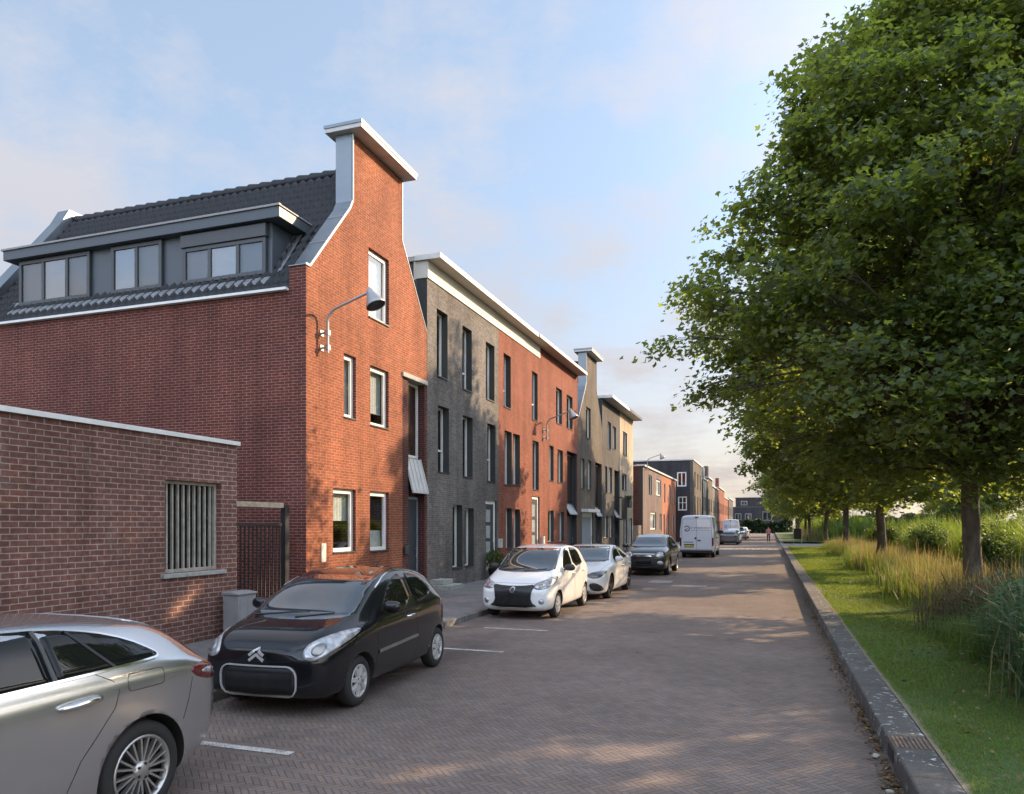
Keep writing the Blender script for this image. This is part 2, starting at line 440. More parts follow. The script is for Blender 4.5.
# lawn kerb: one long run of dark concrete blocks, gully piece let into it
HK = .18
g = MB()
for a, b in ((-12, 6.74), (7.12, 64.5), (80.5, 200)):
    g.box(RX, a, -.1, RX+.31, b, HK)
structure('lawn_kerb', g, M['kerb'], bevel=.02)
# lawn: gently uneven sheet
def lawn_z(x, y):
    return .168 + .05*np.clip((x-2.2)/3, 0, 1) + .012*np.sin(x*2.1+y*.7) + .012*np.sin(y*1.3-x)*np.clip(x-1.3, 0, 1)
def sheet(name, x0, x1, nx, y0, y1, ny, mat):
    xs = np.linspace(x0, x1, nx); ys = np.linspace(y0, y1, ny)
    X, Y = np.meshgrid(xs, ys); v = np.stack([X, Y, lawn_z(X, Y)], -1).reshape(-1, 3)
    idx = np.arange(nx*ny).reshape(ny, nx)
    f = np.stack([idx[:-1,:-1], idx[:-1,1:], idx[1:,1:], idx[1:,:-1]], -1).reshape(-1)
    o = fast_mesh(name, v, f, 4, mat, smooth=True); o['kind'] = 'structure'
sheet('lawn', RX+.31, 60, 120, -12, 64.5, 160, M['lawn'])
sheet('far_lawn', RX+.31, 60, 50, 80.5, 230, 80, M['lawn'])
g = MB(); g.box(RX+.02,64.5,-.1, 120,80.5,.02); structure('side_road', g, M['pave'])

# painted bay marks and the crossing
def paint(name, rects, mat, z=.004):
    g = MB()
    for x0, y0, x1, y1 in rects: g.quad((x0,y0,z), (x1,y0,z), (x1,y1,z), (x0,y1,z))
    structure(name, g, mat)
paint('bay_marking', [(-5.2, 5.42, -3.93, 5.52)], M['mark'])
paint('bay_marking', [(-5.2, 10.85, -3.93, 10.95)], M['mark'])
paint('bay_marking', [(-5.2, 13.28, -3.93, 13.38)], M['mark'])
paint('bay_marking', [(-4.9, 18.5, -3.93, 18.6)], M['mark'])
paint('bay_marking', [(-3.95, 25.4, -3.2, 26.6)], M['mark_worn'])
paint('bay_marking', [(-3.0, 24.2, -1.9, 24.75)], M['mark_worn'])
paint('crossing_marking', [(-3.9 + k*.42, y, -3.9 + k*.42 + .22, y+.5) for k in range(12) for y in (61.0, 63.2)], M['mark'], .006)
paint('raised_table_edge', [(KX, 61.7, RX, 63.0)], M['mark_worn'], .005)

# ------------------------------------------------------------------ walls with openings
def panel(mb, outline, holes, fn, depth, m=0, mr=None):
    """outline polygon in (a, z) with rectangular openings; fn(a, z, d) -> world; reveals and rims run back by depth"""
    bm = bmesh.new()
    bm.faces.new([bm.verts.new((a, z, 0)) for a, z in outline])
    cuts_a = sorted({round(h[i], 4) for h in holes for i in (0, 1)}); cuts_z = sorted({round(h[i], 4) for h in holes for i in (2, 3)})
    for val, no in [(c, (1,0,0)) for c in cuts_a] + [(c, (0,1,0)) for c in cuts_z]:
        co = (val,0,0) if no[0] else (0,val,0)
        bmesh.ops.bisect_plane(bm, geom=bm.verts[:]+bm.edges[:]+bm.faces[:], plane_co=co, plane_no=no, dist=1e-5)
    kill = []
    for f in bm.faces:
        c = f.calc_center_median()
        if any(h[0] < c.x < h[1] and h[2] < c.y < h[3] for h in holes): kill.append(f)
    bmesh.ops.delete(bm, geom=kill, context='FACES')
    ed = [e for e in bm.edges if e.is_boundary]
    r = bmesh.ops.extrude_edge_only(bm, edges=ed)
    for v in [q for q in r['geom'] if isinstance(q, bmesh.types.BMVert)]: v.co.z = depth
    bm.verts.ensure_lookup_table(); bm.verts.index_update()
    mb.add([fn(*v.co) for v in bm.verts], [tuple(v.index for v in f.verts) for f in bm.faces], m)
    if mr is not None:
        for k, f in enumerate(bm.faces):
            if max(v.co.z for v in f.verts) > 1e-6: mb.m[len(mb.m)-len(bm.faces)+k] = mr
    bm.free()
def fx(X): return lambda a, z, d: (X - d, a, z)
def fy(Y): return lambda a, z, d: (a, Y + d, z)

def window_x(par, X, y0, y1, z0, z1, rec=.12, fw=.055, frame='white', mull=(), trans=(), blind=None, name='window', sill=True, label=None, glass='glass'):
    """window filling an opening of a facade x = X (looks to +x)"""
    xf = X - rec
    mb = MB()
    mb.box(xf-.07, y0, z0, xf, y0+fw, z1); mb.box(xf-.07, y1-fw, z0, xf, y1, z1)
    mb.box(xf-.07, y0+fw, z0, xf, y1-fw, z0+fw); mb.box(xf-.07, y0+fw, z1-fw, xf, y1-fw, z1)
    for q in mull:
        c = y0 + (y1-y0)*q; mb.box(xf-.068, c-.03, z0+fw, xf-.004, c+.03, z1-fw)
    for q in trans:
        c = z0 + (z1-z0)*q; mb.box(xf-.066, y0+fw, c-.03, xf-.006, y1-fw, c+.03)
    w = mb.build(name, M[frame], par, bevel=.006)
    if label: w['label'] = label
    mb = MB(); mb.box(xf-.046, y0+fw*.6, z0+fw*.6, xf-.030, y1-fw*.6, z1-fw*.6); mb.build('pane', M[glass], w)
    mb = MB(); mb.quad((xf-1.4,y0-.6,z0-.9),(xf-1.4,y1+.6,z0-.9),(xf-1.4,y1+.6,z1+.4),(xf-1.4,y0-.6,z1+.4)); 
    if blind:
        a, b = blind[:2]; matb = blind[2] if len(blind) > 2 else 'curtain'
        mb = MB(); n = 14
        yy = [y0+.03+(y1-y0-.06)*i/n for i in range(n+1)]
        za, zb = z0+(z1-z0)*a, z0+(z1-z0)*b
        for i in range(n):
            d0, d1 = .14+.012*(i % 2), .14+.012*((i+1) % 2)
            mb.quad((xf-d0,yy[i],za), (xf-d1,yy[i+1],za), (xf-d1,yy[i+1],zb), (xf-d0,yy[i],zb))
        mb.build('curtain' if matb == 'curtain' else 'blind', M[matb], w)
    if sill:
        mb = MB(); mb.box(X-rec+.002, y0+.002, z0-.001, X+.035, y1-.002, z0+.03); mb.build('sill', M['sill'] if sill == 'stone' else M['white'] if sill == 'white' else M['anthracite'], w)
    return w
def window_y(par, Y, x0, x1, z0, z1, rec=.1, fw=.06, frame='white', mull=(), trans=(), glass='glass', blind=None):
    """window of a wall y = Y that looks to -y"""
    yf = Y + rec; mb = MB()
    mb.box(x0, yf, z0, x0+fw, yf+.07, z1); mb.box(x1-fw, yf, z0, x1, yf+.07, z1)
    mb.box(x0+fw, yf, z0, x1-fw, yf+.07, z0+fw); mb.box(x0+fw, yf, z1-fw, x1-fw, yf+.07, z1)
    for q in mull: c = x0+(x1-x0)*q; mb.box(c-.045, yf+.004, z0+fw, c+.045, yf+.068, z1-fw)
    for q in trans: c = z0+(z1-z0)*q; mb.box(x0+fw, yf+.006, c-.03, x1-fw, yf+.066, c+.03)
    w = mb.build('window', M[frame], par, bevel=.006)
    mb = MB(); ms = [0] + list(mull) + [1]
    for p, q in zip(ms, ms[1:]):
        dim = any(b[0] < (p+q)/2 < b[1] for b in (blind or []))
        mb.box(x0+(x1-x0)*p+.004, yf+.03, z0+fw*.6, x0+(x1-x0)*q-.004, yf+.046, z1-fw*.6, 1 if dim else 0)
    mb.build('pane', [M[glass], M['glass_dim']], w)
    if blind:
        for (p, q, a, b) in blind:
            mb = MB(); xa, xb = x0+(x1-x0)*p, x0+(x1-x0)*q; za, zb = z0+(z1-z0)*a, z0+(z1-z0)*b
            mb.box(xa, yf+.09, za, xb, yf+.10, zb); mb.build('blind', M['blind'], w)
    return w
def door_x(par, X, y0, y1, z0, z1, rec=.14, frame='white', leaf='door_dark', lights=0, fw=.07):
    xf = X - rec
    mb = MB()
    mb.box(xf-.08, y0, z0, xf, y0+fw, z1); mb.box(xf-.08, y1-fw, z0, xf, y1, z1); mb.box(xf-.08, y0+fw, z1-fw, xf, y1-fw, z1)
    d = mb.build('door', M[frame], par, bevel=.006)
    mb = MB(); mb.box(xf-.06, y0+fw, z0+.02, xf-.02, y1-fw, z1-fw)
    for k in range(lights):
        pass
    mb.build('door_leaf', M[leaf], d)
    if lights:
        mb = MB(); h = (z1-z0-.5)/lights
        for k in range(lights):
            mb.box(xf-.019, y0+fw+.1, z0+.3+k*h, xf-.012, y1-fw-.3*(y1-y0), z0+.3+k*h+h*.78)
        mb.build('door_light', M['glass_door'], d)
    mb = MB(); mb.tube([(xf+.03, y1-fw-.09, z0+.95), (xf+.03, y1-fw-.09, z0+1.25)], .014, 8); mb.bar((xf-.02, y1-fw-.09, z0+1.0), (xf+.03, y1-fw-.09, z0+1.0), .015); mb.bar((xf-.02, y1-fw-.09, z0+1.2), (xf+.03, y1-fw-.09, z0+1.2), .015)
    mb.build('handle', M['steel'], d)
    return d
M['glass_door'] = plain('frosted_door_glass', (.30,.34,.36), .2, vary=.1)
def letterbox(par, X, y, z, w=.2, h=.32):
    mb = MB(); mb.box(X+.001, y, z, X+.11, y+w, z+h); mb.box(X+.111, y+.03, z+h-.09, X+.114, y+w-.03, z+h-.07, 1)
    mb.build('letterbox', [M['coping'], M['dark']], par, bevel=.008)

def hole(u0, u1, va, vb, X=FX):
    """opening whose left edge runs from va down to vb in the picture and whose right edge stands at u1"""
    y0, z1 = on_x(u0, va, X); _, z0 = on_x(u0, vb, X); y1, _ = on_x(u1, va, X)
    return [y0, y1, z0, z1]

# ------------------------------------------------------------------ gabled house with a raised brick front
def gable_house(base, label, dy, bm_, zinc=True, holes=(), hs=(), dark_bay=None, dormer=False, side_mat=None, depth=10.3):
    """front gable of 5.8 m with a square neck, roof ridge across the street"""
    Y0 = 13.3 + dy; Y1 = 19.1 + dy; XB = FX - depth
    par = thing('gable_house', label, 'house', (FX, Y0, .1))
    o = [(Y0,.1),(Y1,.1),(Y1,7.45),(17.6+dy,9.5),(17.6+dy,11.1),(15.12+dy,11.1),(15.12+dy,9.52),(15.0+dy,9.3),(13.42+dy,7.45),(Y0,7.45)]
    mb = MB(); panel(mb, o, holes, fx(FX), .42, mr=1)
    # side and back walls butt against the front
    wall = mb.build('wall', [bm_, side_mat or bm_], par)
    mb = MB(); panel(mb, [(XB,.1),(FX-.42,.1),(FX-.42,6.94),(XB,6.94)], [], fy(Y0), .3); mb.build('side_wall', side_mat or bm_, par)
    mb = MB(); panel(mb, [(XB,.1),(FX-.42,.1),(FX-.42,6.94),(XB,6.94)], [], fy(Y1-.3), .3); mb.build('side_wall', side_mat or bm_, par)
    # inner skin keeps daylight out of the rooms
    mb = MB(); mb.box(FX-3.2, Y0+.35, .15, FX-3.1, Y1-.35, 6.8); mb.box(FX-3.1,Y0+.31,2.9,FX-.43,Y1-.31,3.0); mb.box(FX-3.1,Y0+.31,5.75,FX-.43,Y1-.31,5.85)
    mb.build('inner_wall', M['inner'], par)
    # zinc coping down the shoulders and sides of the neck
    def strip(pts, mb):
        for (ya, za), (yb, zb) in zip(pts, pts[1:]):
            d = Vector((0, yb-ya, zb-za)); n = Vector((0, -d.z, d.y)).normalized() * .022
            if n.z < -.01 or (abs(n.z) < .01 and n.y*(ya - 16.3 - dy) < 0): n = -n
            e = n * .1
            P = [(FX-.43, ya, za), (FX+.012, ya, za), (FX+.012, yb, zb), (FX-.43, yb, zb)]
            lo = [Vector(p)+e for p in P]; hi = [Vector(p)+n for p in P]
            mb.add(lo+hi, [(0,1,2,3),(7,6,5,4),(0,4,5,1),(1,5,6,2),(2,6,7,3),(3,7,4,0)])
    mb = MB()
    strip([(Y0-.03,7.45),(13.42+dy,7.45),(15.0+dy,9.3),(15.12+dy,9.52),(15.12+dy,11.1)], mb); mb.build('zinc_cladding', M['zinc'], par)
    mb = MB(); strip([(Y1-.02,7.45),(17.6+dy,9.5),(17.6+dy,11.1)], mb); mb.build('zinc_cladding', M['zinc'], par)
    mb = MB()
    for seam in ((14.05, 8.2), (14.75, 9.02)):
        d = Vector((0, 1.58, 1.85)).normalized(); c = Vector((FX-.2, seam[0]+dy, seam[1])) + Vector((0,-.76,.65))*.028
        mb.bar(c - Vector((.22,0,0)), c + Vector((.21,0,0)), .012, .006)
    # light edge trim along the brick
    for (ya, za), (yb, zb) in (((13.42+dy,7.45),(15.0+dy,9.3)), ((15.0+dy,9.3),(15.12+dy,9.52)), ((15.12+dy,9.52),(15.12+dy,11.08)), ((Y0-.03,7.45),(13.42+dy,7.45))):
        mb.bar((FX+.022, ya-.012, za+.012), (FX+.022, yb-.012, zb+.012), .02, .045)
    mb.build('edge_trim', M['coping'], par)
    mb = MB(); mb.box(FX-.62, 14.93+dy, 11.12, FX+.35, 17.76+dy, 11.24); mb.box(FX-.6, 14.96+dy, 11.242, FX+.32, 17.73+dy, 11.27)
    cp = mb.build('coping_slab', M['coping'], par, bevel=.008)
    mb = MB(); mb.box(FX-.64, 14.91+dy, 11.22, FX+.37, 14.93+dy, 11.29); mb.box(FX+.35, 14.93+dy, 11.22, FX+.37, 17.78+dy, 11.29); mb.build('flashing', M['zinc'], cp)
    # tiled roof: courses and rolls as real relief
    ZR = 10.78; YR = 16.2 + dy; ZE = 6.98
    mb = MB()
    def slope(ya, za, yb, zb, x0, x1):
        L = math.hypot(yb-ya, zb-za); ns = int((x1-x0)/.235*6); nr = max(2, int(round(L/.31)))
        nrm = Vector((0, -(zb-za), (yb-ya))).normalized()
        if nrm.z < 0: nrm = -nrm
        vs = []; rows = []
        for r in range(nr):
            rows += [(r/nr, .062), ((r+.97)/nr, .010)]
        for t, h in rows:
            for i in range(ns+1):
                x = x0 + (x1-x0)*i/ns
                ph = (x/.235) % 1
                w = .050*max(0, math.sin(math.pi*2*ph))**.8 if ph < .5 else -.018*math.sin(math.pi*2*(ph-.5))
                p = Vector((x, ya+(yb-ya)*t, za+(zb-za)*t)) + nrm*(h+w)
                vs.append(p)
        fs = []; W = ns+1
        for r in range(len(rows)-1):
            for i in range(ns): fs.append((r*W+i, r*W+i+1, (r+1)*W+i+1, (r+1)*W+i))
        mb.add(vs, fs, 0, True)
    slope(Y0-.01, ZE-.06, YR, ZR, XB+.45, FX-.43)
    slope(Y1+.01, ZE-.06, YR, ZR, XB+.45, FX-.43)
    mb.add([(XB+.45,Y0+.01,ZE-.08),(FX-.43,Y0+.01,ZE-.08),(FX-.43,YR,ZR-.06),(XB+.45,YR,ZR-.06),(FX-.43,Y1-.01,ZE-.08),(XB+.45,Y1-.01,ZE-.08)], [(0,1,2,3),(3,2,4,5)])
    roof = mb.build('roof', M['tile'], par, fix=False)
    mb = MB(); n = int((depth-.9)/.38)
    for k in range(n):
        x = XB+.47 + k*.38
        mb.tube([(x, YR, ZR+.02), (x+.04, YR, ZR+.025), (x+.37, YR, ZR+.01), (x+.385, YR, ZR)], [.125,.135,.11,.10], 12)
    mb.build('ridge_tiles', M['tile'], roof)
    # rear parapet in zinc
    mb = MB()
    poly = [(Y0-.02,6.9),(13.3+dy,7.3),(15.75+dy,10.6),(16.0+dy,11.05),(16.75+dy,11.05),(19.1+dy,7.6),(19.1+dy,6.9)]
    mb.prism(poly, lambda a, z, d: (d, a, z), XB, XB+.44)
    mb.build('rear_parapet', M['zinc'], par)
    mb = MB(); mb.box(XB, Y0-.12, 6.945, FX-.43, Y0-.004, 7.0); mb.build('gutter', M['white'], par)
    return par, wall, roof

# --------------------------------------------- first gable house
h1 = [hole(368.6, 389, 246.7, 317), hole(344, 356, 352.7, 417.7), hole(370.4, 388.7, 364.7, 425.7),
      hole(333, 355.8, 487.9, 553.6), hole(370, 389, 491, 552)]
bay = hole(402.5, 426.3, 372, 600); bay[2] = .1; bay[1] = 19.08
h1b = h1 + [bay]
house, wall, roof = gable_house('gable_house', 'tall orange-red brick gable house with a square zinc-edged neck and dark dormer', 0, M['brick_red'], holes=h1b, side_mat=M['brick_red_shaded'])
cv = [(.0,1,'curtain'), (0,1,'curtain'), (.25,1,'blind'), (.50,1,'curtain'), (0,.35,'curtain')]
for k, h in enumerate(h1):
    window_x(house, FX, *h, rec=.085, frame='white', blind=cv[k], mull=(() if k != 2 else ()), trans=(), sill=True, fw=.11)
# deep entrance slot
ys = bay[0]; ye = bay[1]; zt = bay[3]
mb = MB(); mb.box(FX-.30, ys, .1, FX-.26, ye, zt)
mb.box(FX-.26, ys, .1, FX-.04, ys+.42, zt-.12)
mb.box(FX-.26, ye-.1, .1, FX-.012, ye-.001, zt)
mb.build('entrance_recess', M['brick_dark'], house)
mb = MB(); mb.box(FX-.255, ys-.03, zt-.11, FX+.05, ye, zt+.01); mb.build('lintel', M['sill'], house, bevel=.006)
za = on_x(410, 381, FX)[1]; zb = on_x(410, 456, FX)[1]; zc = on_x(410, 487, FX)[1]
window_x(house, FX-.16, ys+.44, ye-.11, zb, zt-.13, rec=.05, frame='white', sill=False, fw=.07, blind=(0,.5,'curtain'))
mb = MB()
y0c, y1c = ys+.43, ye-.105
for k in range(4):
    a = y0c + (y1c-y0c)*k/4; b = y0c + (y1c-y0c)*(k+1)/4 - .03
    mb.add([(FX-.14,a,zb-.04),(FX-.14,b,zb-.04),(FX+.09,b,zc-.12),(FX+.09,a,zc-.12),(FX-.14,a,zb-.08),(FX-.14,b,zb-.08),(FX+.09,b,zc-.16),(FX+.09,a,zc-.16)],
           [(0,1,2,3),(7,6,5,4),(0,4,5,1),(1,5,6,2),(2,6,7,3),(3,7,4,0)])
for k in range(5):
    a = y0c + (y1c-y0c)*k/4 - .015
    mb.bar((FX-.14,a,zb-.02), (FX+.10,a,zc-.10), .03, .05)
mb.bar((FX+.10,y0c-.02,zc-.13), (FX+.10,y1c,zc-.13), .04, .06)
mb.build('door_canopy', M['coping'], house)
door_x(house, FX-.16, ys+.44, ye-.11, .1, zc-.25, rec=.05, frame='door_blue', leaf='door_dark')
mb = MB(); mb.box(FX+.001, on_x(321,550,FX)[0], on_x(323,562,FX)[1], FX+.02, on_x(325.5,550,FX)[0], on_x(323,543.5,FX)[1]); mb.build('house_sign', M['cream_trim'], house, bevel=.004)
mb = MB(); mb.box(FX+.001, on_x(404,550,FX)[0], 1.2, FX+.05, on_x(404,550,FX)[0]+.25, 1.42); mb.build('letterbox', M['anthracite'], house, bevel=.006)

# dormer on the slope that looks at the camera
DY = 13.68; DX0, DX1 = -18.05, -10.38; DZ0, DZ1 = 7.42, 8.66
mb = MB()
mb.box(DX0, DY+.06, DZ0, DX1, 15.0, DZ1)
dm = mb.build('dormer', M['zinc_dark'], house)
mb = MB(); mb.box(DX0-.3, DY-.16, 8.665, DX1+.34, 14.98, 8.90); mb.build('fascia', M['zinc_dark'], dm, bevel=.01)
mb = MB(); mb.box(DX0-.33, DY-.20, 8.90, DX1+.37, DY-.12, 8.945); mb.box(DX0-.33, DY-.12, 8.90, DX1+.37, 14.97, 8.93, 0); mb.build('roof_trim', M['cabinet'], dm)
mb = MB()
for a, b in ((DX0-.1, DX1+.1),):
    mb.add([(a,DY-.2,7.31),(b,DY-.2,7.31),(b,DY+.055,7.53),(a,DY+.055,7.53),(a,DY-.2,7.22),(b,DY-.2,7.22)], [(0,1,2,3),(0,4,5,1)])
mb.add([(DX1+.002,DY+.02,7.50),(DX1+.26,DY+.02,7.56),(DX1+.26,14.78,9.02),(DX1+.002,14.78,9.06)], [(0,1,2,3)])
mb.add([(DX0-.002,DY+.02,7.50),(DX0-.26,DY+.02,7.56),(DX0-.26,14.78,9.02),(DX0-.002,14.78,9.06)], [(0,1,2,3)])
mb.build('flashing', M['lead'], dm)
def dorm_x(u): return on_y(u, 250, DY)[0]
groups = [((19.5, 90), (.345,.68), ((.03,.31,0,1),(.70,.97,0,1))), ((111.5, 162), (.5,), ((.53,.97,0,1),)), ((183, 266), (.33,.67), ((.03,.31,0,1),(.69,.97,0,1)))]
for (ua, ub), ml, bl in groups:
    xa, xb = dorm_x(ua), dorm_x(ub)
    zt_ = 8.34 if ua > 170 else 8.64
    w = window_y(dm, DY-.05, xa, xb, 7.52, zt_, rec=.03, fw=.09, frame='anthracite', mull=ml, glass='glass_sky', blind=[(p,q,.02,.97) for p, q, _, _ in bl])
    if ua > 170:
        mb = MB(); mb.box(xa-.03, DY-.06, zt_+.005, xb+.03, DY+.058, 8.63); mb.build('shutter_box', M['anthracite'], dm, bevel=.008)
for u0_, u1_ in ((93, 108), (165, 180), (270, 277)):
    pass

# ------------------------------------------------------------------ flat-roofed terrace houses
def flat_house(name, label, y0, y1, zt, bk, holes, side=True, X=FX, depth=10, over=.40, frieze=None, eave=.27, zl=.1, group=None, side_bk=None, eave_mat='white', inner=True):
    par = thing(name, label, 'house', (X, y0, zl), group=group)
    mb = MB()
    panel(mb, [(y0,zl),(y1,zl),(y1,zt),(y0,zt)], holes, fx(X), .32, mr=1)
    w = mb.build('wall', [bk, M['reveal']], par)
    mb = MB()
    panel(mb, [(X-depth,zl),(X-.32,zl),(X-.32,zt),(X-depth,zt)], [], fy(y0), .25)
    mb.build('side_wall', side_bk or bk, par); mb = MB()
    panel(mb, [(X-depth,zl),(X-.32,zl),(X-.32,zt),(X-depth,zt)], [], fy(y1-.25), .25)
    mb.build('side_wall', side_bk or bk, par)
    if inner:
        mb = MB(); mb.box(X-3, y0+.26, zl+.05, X-2.9, y1-.26, zt-.05)
        k = 3.0
        while k < zt - 1: mb.box(X-2.9, y0+.26, k-.12, X-.33, y1-.26, k); k += 2.95
        mb.build('inner_wall', M['inner'], par)
    return par
def eaves(par, X, y0, y1, z, over, thick, back=10, mat='white', ret=0.0):
    mb = MB()
    mb.box(X-back, y0, z, X+over, y1, z+thick)
    r = mb.build('roof', M['soffit'], par)
    mb = MB()
    mb.box(X+over, y0, z-.01, X+over+.03, y1, z+thick+.03)
    if ret: mb.box(X-ret, y0-.03, z-.01, X+over+.03, y0-.001, z+thick+.03)
    mb.build('fascia', M[mat], r, bevel=.006)
    mb = MB(); mb.box(X-back, y0+.01, z+thick+.002, X+over-.01, y1-.01, z+thick+.02); mb.build('roof_covering', M['roof_felt'], r)
def fill(par, holes, X=FX, rec=.2, frame='white', spec=None, sill=True):
    for i, h in enumerate(holes):
        s = (spec or {}).get(i, {})
        kw = dict(rec=rec, frame=frame, fw=.06, sill=sill); kw.update(s)
        window_x(par, X, *h, **kw)
B_, C_ = 'blind', 'curtain'

# grey brick house
YA, YB_, YC, YD = 19.12, 25.0, 28.45, 36.58
hg = [hole(436.7,447.6,308,376), hole(462.4,471.8,325,389), hole(485.8,494.5,341,399),
      hole(438,449,405,472.5), hole(462.8,472.7,414.8,477), hole(487.3,495.4,423,481.6),
      hole(452.6,462.5,504.7,569), hole(464.9,473.8,508,567)]
dg_ = hole(485.5,496.5,500,590); dg_[2] = .1
p = flat_house('terraced_house', 'grey brown brick house with white roof edge, next to the gable house', YA, YB_, 9.0, M['brick_grey'], hg+[dg_])
fill(p, hg, rec=.2, spec={0:{'blind':(0,.55,B_)}, 1:{'trans':(.3,)}, 2:{'blind':(.3,1,C_)}, 3:{'trans':(.35,)}, 4:{'blind':(0,.7,C_)}, 5:{'trans':(.4,)}, 6:{'blind':(.5,1,C_)}, 7:{'blind':(.2,1,C_)}})
door_x(p, FX, *dg_, rec=.06, frame='white', leaf='door_dark', lights=4, fw=.13)
letterbox(p, FX, on_x(498,560,FX)[0], 1.15)
mb = MB(); mb.box(FX-.36, YA-.02, 9.0, FX+.035, YB_, 9.49); mb.box(FX-.40, YA-.05, 8.96, FX-.36, YA+.4, 9.49); mb.build('frieze', M['frieze'], p)
mb = MB(); mb.box(FX-10, YA, 9.0, FX-.361, YB_, 9.49); mb.build('roof_upstand', M['brick_grey'], p)
eaves(p, FX, YA-.06, YB_, 9.50, .43, .11, ret=.36)
mb = MB(); mb.box(FX+.002, 19.2, .1, FX+.7, 20.1, .26); mb.box(FX+.002, 19.3, .261, FX+.42, 20.0, .40); mb.build('doorstep', M['sill'], p, bevel=.015)

# red brick house with two window bays
hr = [hole(503.6,510.8,352.5,406.7), hole(504.5,511.8,430,485), hole(513,520,433,485), hole(506,512,508,549), hole(513.6,520,509,549)]
p = flat_house('terraced_house', 'rust-red brick house with paired narrow windows, joined to the grey brown brick house', YB_+.002, YC, 9.0, M['brick_red_deep'], hr)
fill(p, hr, rec=.2, spec={0:{'trans':(.35,)}, 1:{'blind':(0,.6,C_)}, 2:{'blind':(0,1,C_)}, 3:{'blind':(.3,1,B_)}})
mb = MB(); mb.box(FX-.36, YB_+.002, 9.0, FX+.035, YC, 9.49); mb.build('frieze', M['frieze'], p)
mb = MB(); mb.box(FX-10, YB_+.002, 9.0, FX-.361, YC, 9.49); mb.build('roof_upstand', M['brick_red_deep'], p)
eaves(p, FX, YB_+.002, YC, 9.50, .43, .11)
# red brick house with the tall slot
hs_ = [hole(532,537.6,370.6,419.5), hole(556,562,386.6,423), hole(566.6,572.5,394,428), hole(532.6,538.8,440,490), hole(549.4,553.6,445,481), hole(557.5,563,449,482.7), hole(548,553.8,510.5,542.6), hole(559,564,512,542)]
d2 = hole(532,539.5,480,575); d2[2] = .1; d2[3] = min(d2[3], hs_[3][2]-.25)
sl = hole(567,576,450.6,560); sl[2] = .1; sl[1] = 36.4
p = flat_house('terraced_house', 'bright red brick house with a tall dark entrance slot, below the second wall lamp', YC+.002, YD, 9.50, M['brick_red_deep'], hs_+[d2, sl])
fill(p, hs_, rec=.14, spec={0:{'trans':(.35,)}, 1:{'blind':(0,1,C_)}, 2:{'blind':(.3,1,C_)}, 4:{'blind':(0,1,C_)}, 5:{'blind':(0,1,C_)}, 6:{'blind':(.2,1,C_)}, 7:{'blind':(.2,1,C_)}})
door_x(p, FX, *d2, rec=.06, frame='white', leaf='door_dark', lights=4, fw=.12)
letterbox(p, FX, d2[1]+.25, 1.15)
def slot(par, s, X=FX, zw=None):
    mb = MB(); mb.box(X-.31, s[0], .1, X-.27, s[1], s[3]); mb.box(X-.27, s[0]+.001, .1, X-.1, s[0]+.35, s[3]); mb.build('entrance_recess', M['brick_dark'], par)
    h = s[3]-.1
    window_x(par, X-.16, s[0]+.36, s[1]-.02, .1+h*.53, s[3]-.1, rec=.04, frame='anthracite', sill=False)
    door_x(par, X-.16, s[0]+.36, s[1]-.02, .1, .1+h*.42, rec=.04, frame='anthracite', leaf='door_dark')
    mb = MB(); a, b = s[0]+.36, s[1]-.02
    mb.add([(X-.2,a,.1+h*.53),(X-.2,b,.1+h*.53),(X+.06,b,.1+h*.44),(X+.06,a,.1+h*.44),(X-.2,a,.06+h*.53),(X-.2,b,.06+h*.53),(X+.06,b,.06+h*.44),(X+.06,a,.06+h*.44)], [(0,1,2,3),(7,6,5,4),(0,4,5,1),(1,5,6,2),(2,6,7,3),(3,7,4,0)])
    mb.build('door_canopy', M['zinc'], par)
slot(p, sl)
mb = MB(); mb.box(FX+.001, YC+.002, 9.0, FX+.035, 30.0, 9.49); mb.build('frieze', M['frieze'], p)
eaves(p, FX, YC+.002, YD+.02, 9.50, .48, .10, mat='cream_trim')

# second gable house, olive brick
dy = 23.3
ho = [hole(586,590.7,406,437.8), hole(581.6,584.6,458,489), hole(587.5,591.4,459.7,490)]
do = hole(582,593.4,512,570); do[2] = .1
so = hole(595,600.6,462,560); so[2] = .1; so[1] = 42.3
p, wall, roof = gable_house('gable_house', 'olive brown brick gable house with a zinc neck, beyond the red houses', dy, M['brick_olive'], holes=ho+[do, so])
fill(p, ho, rec=.12, spec={0:{'blind':(0,1,B_)}, 1:{'blind':(.4,1,C_)}, 2:{'blind':(.2,1,C_)}})
door_x(p, FX, *do, rec=.08, frame='white', leaf='door_blue', fw=.25)
mb = MB(); mb.box(FX-.05, do[0]-.15, do[3]+.001, FX+.35, do[1]+.15, do[3]+.16); mb.build('lintel', M['white'], p, bevel=.01)
slot(p, so)

# slate grey house and cream house share one roof line
hd = [hole(607.7,611,421,449), hole(613,616,426,449), hole(605,607.3,466,493), hole(608.8,612,467,493), hole(604,608,515.5,538.6), hole(610,613,516,538)]
sd = hole(614.4,619,470,560); sd[2] = .1
p = flat_house('terraced_house', 'slate grey brick house with a dark balcony box, beside the olive gable house', 42.42, 47.8, 9.3, M['brick_slate'], hd+[sd])
fill(p, hd, rec=.12, spec={1:{'blind':(0,1,C_)}, 3:{'blind':(0,1,C_)}, 4:{'blind':(0,1,C_)}, 5:{'blind':(0,1,C_)}})
slot(p, sd)
eaves(p, FX, 42.4, 47.8, 9.32, .6, .12, ret=.3)
ya = on_x(606,500,FX)[0]
mb = MB(); z0 = on_x(610,520,FX)[1]; z1 = on_x(610,497,FX)[1]
mb.box(FX+.01, 45.6, z0, FX+.55, 47.4, z0+.08)
for k in range(15): mb.box(FX+.52, 45.62+k*.124, z0+.08, FX+.545, 45.66+k*.124, z1)
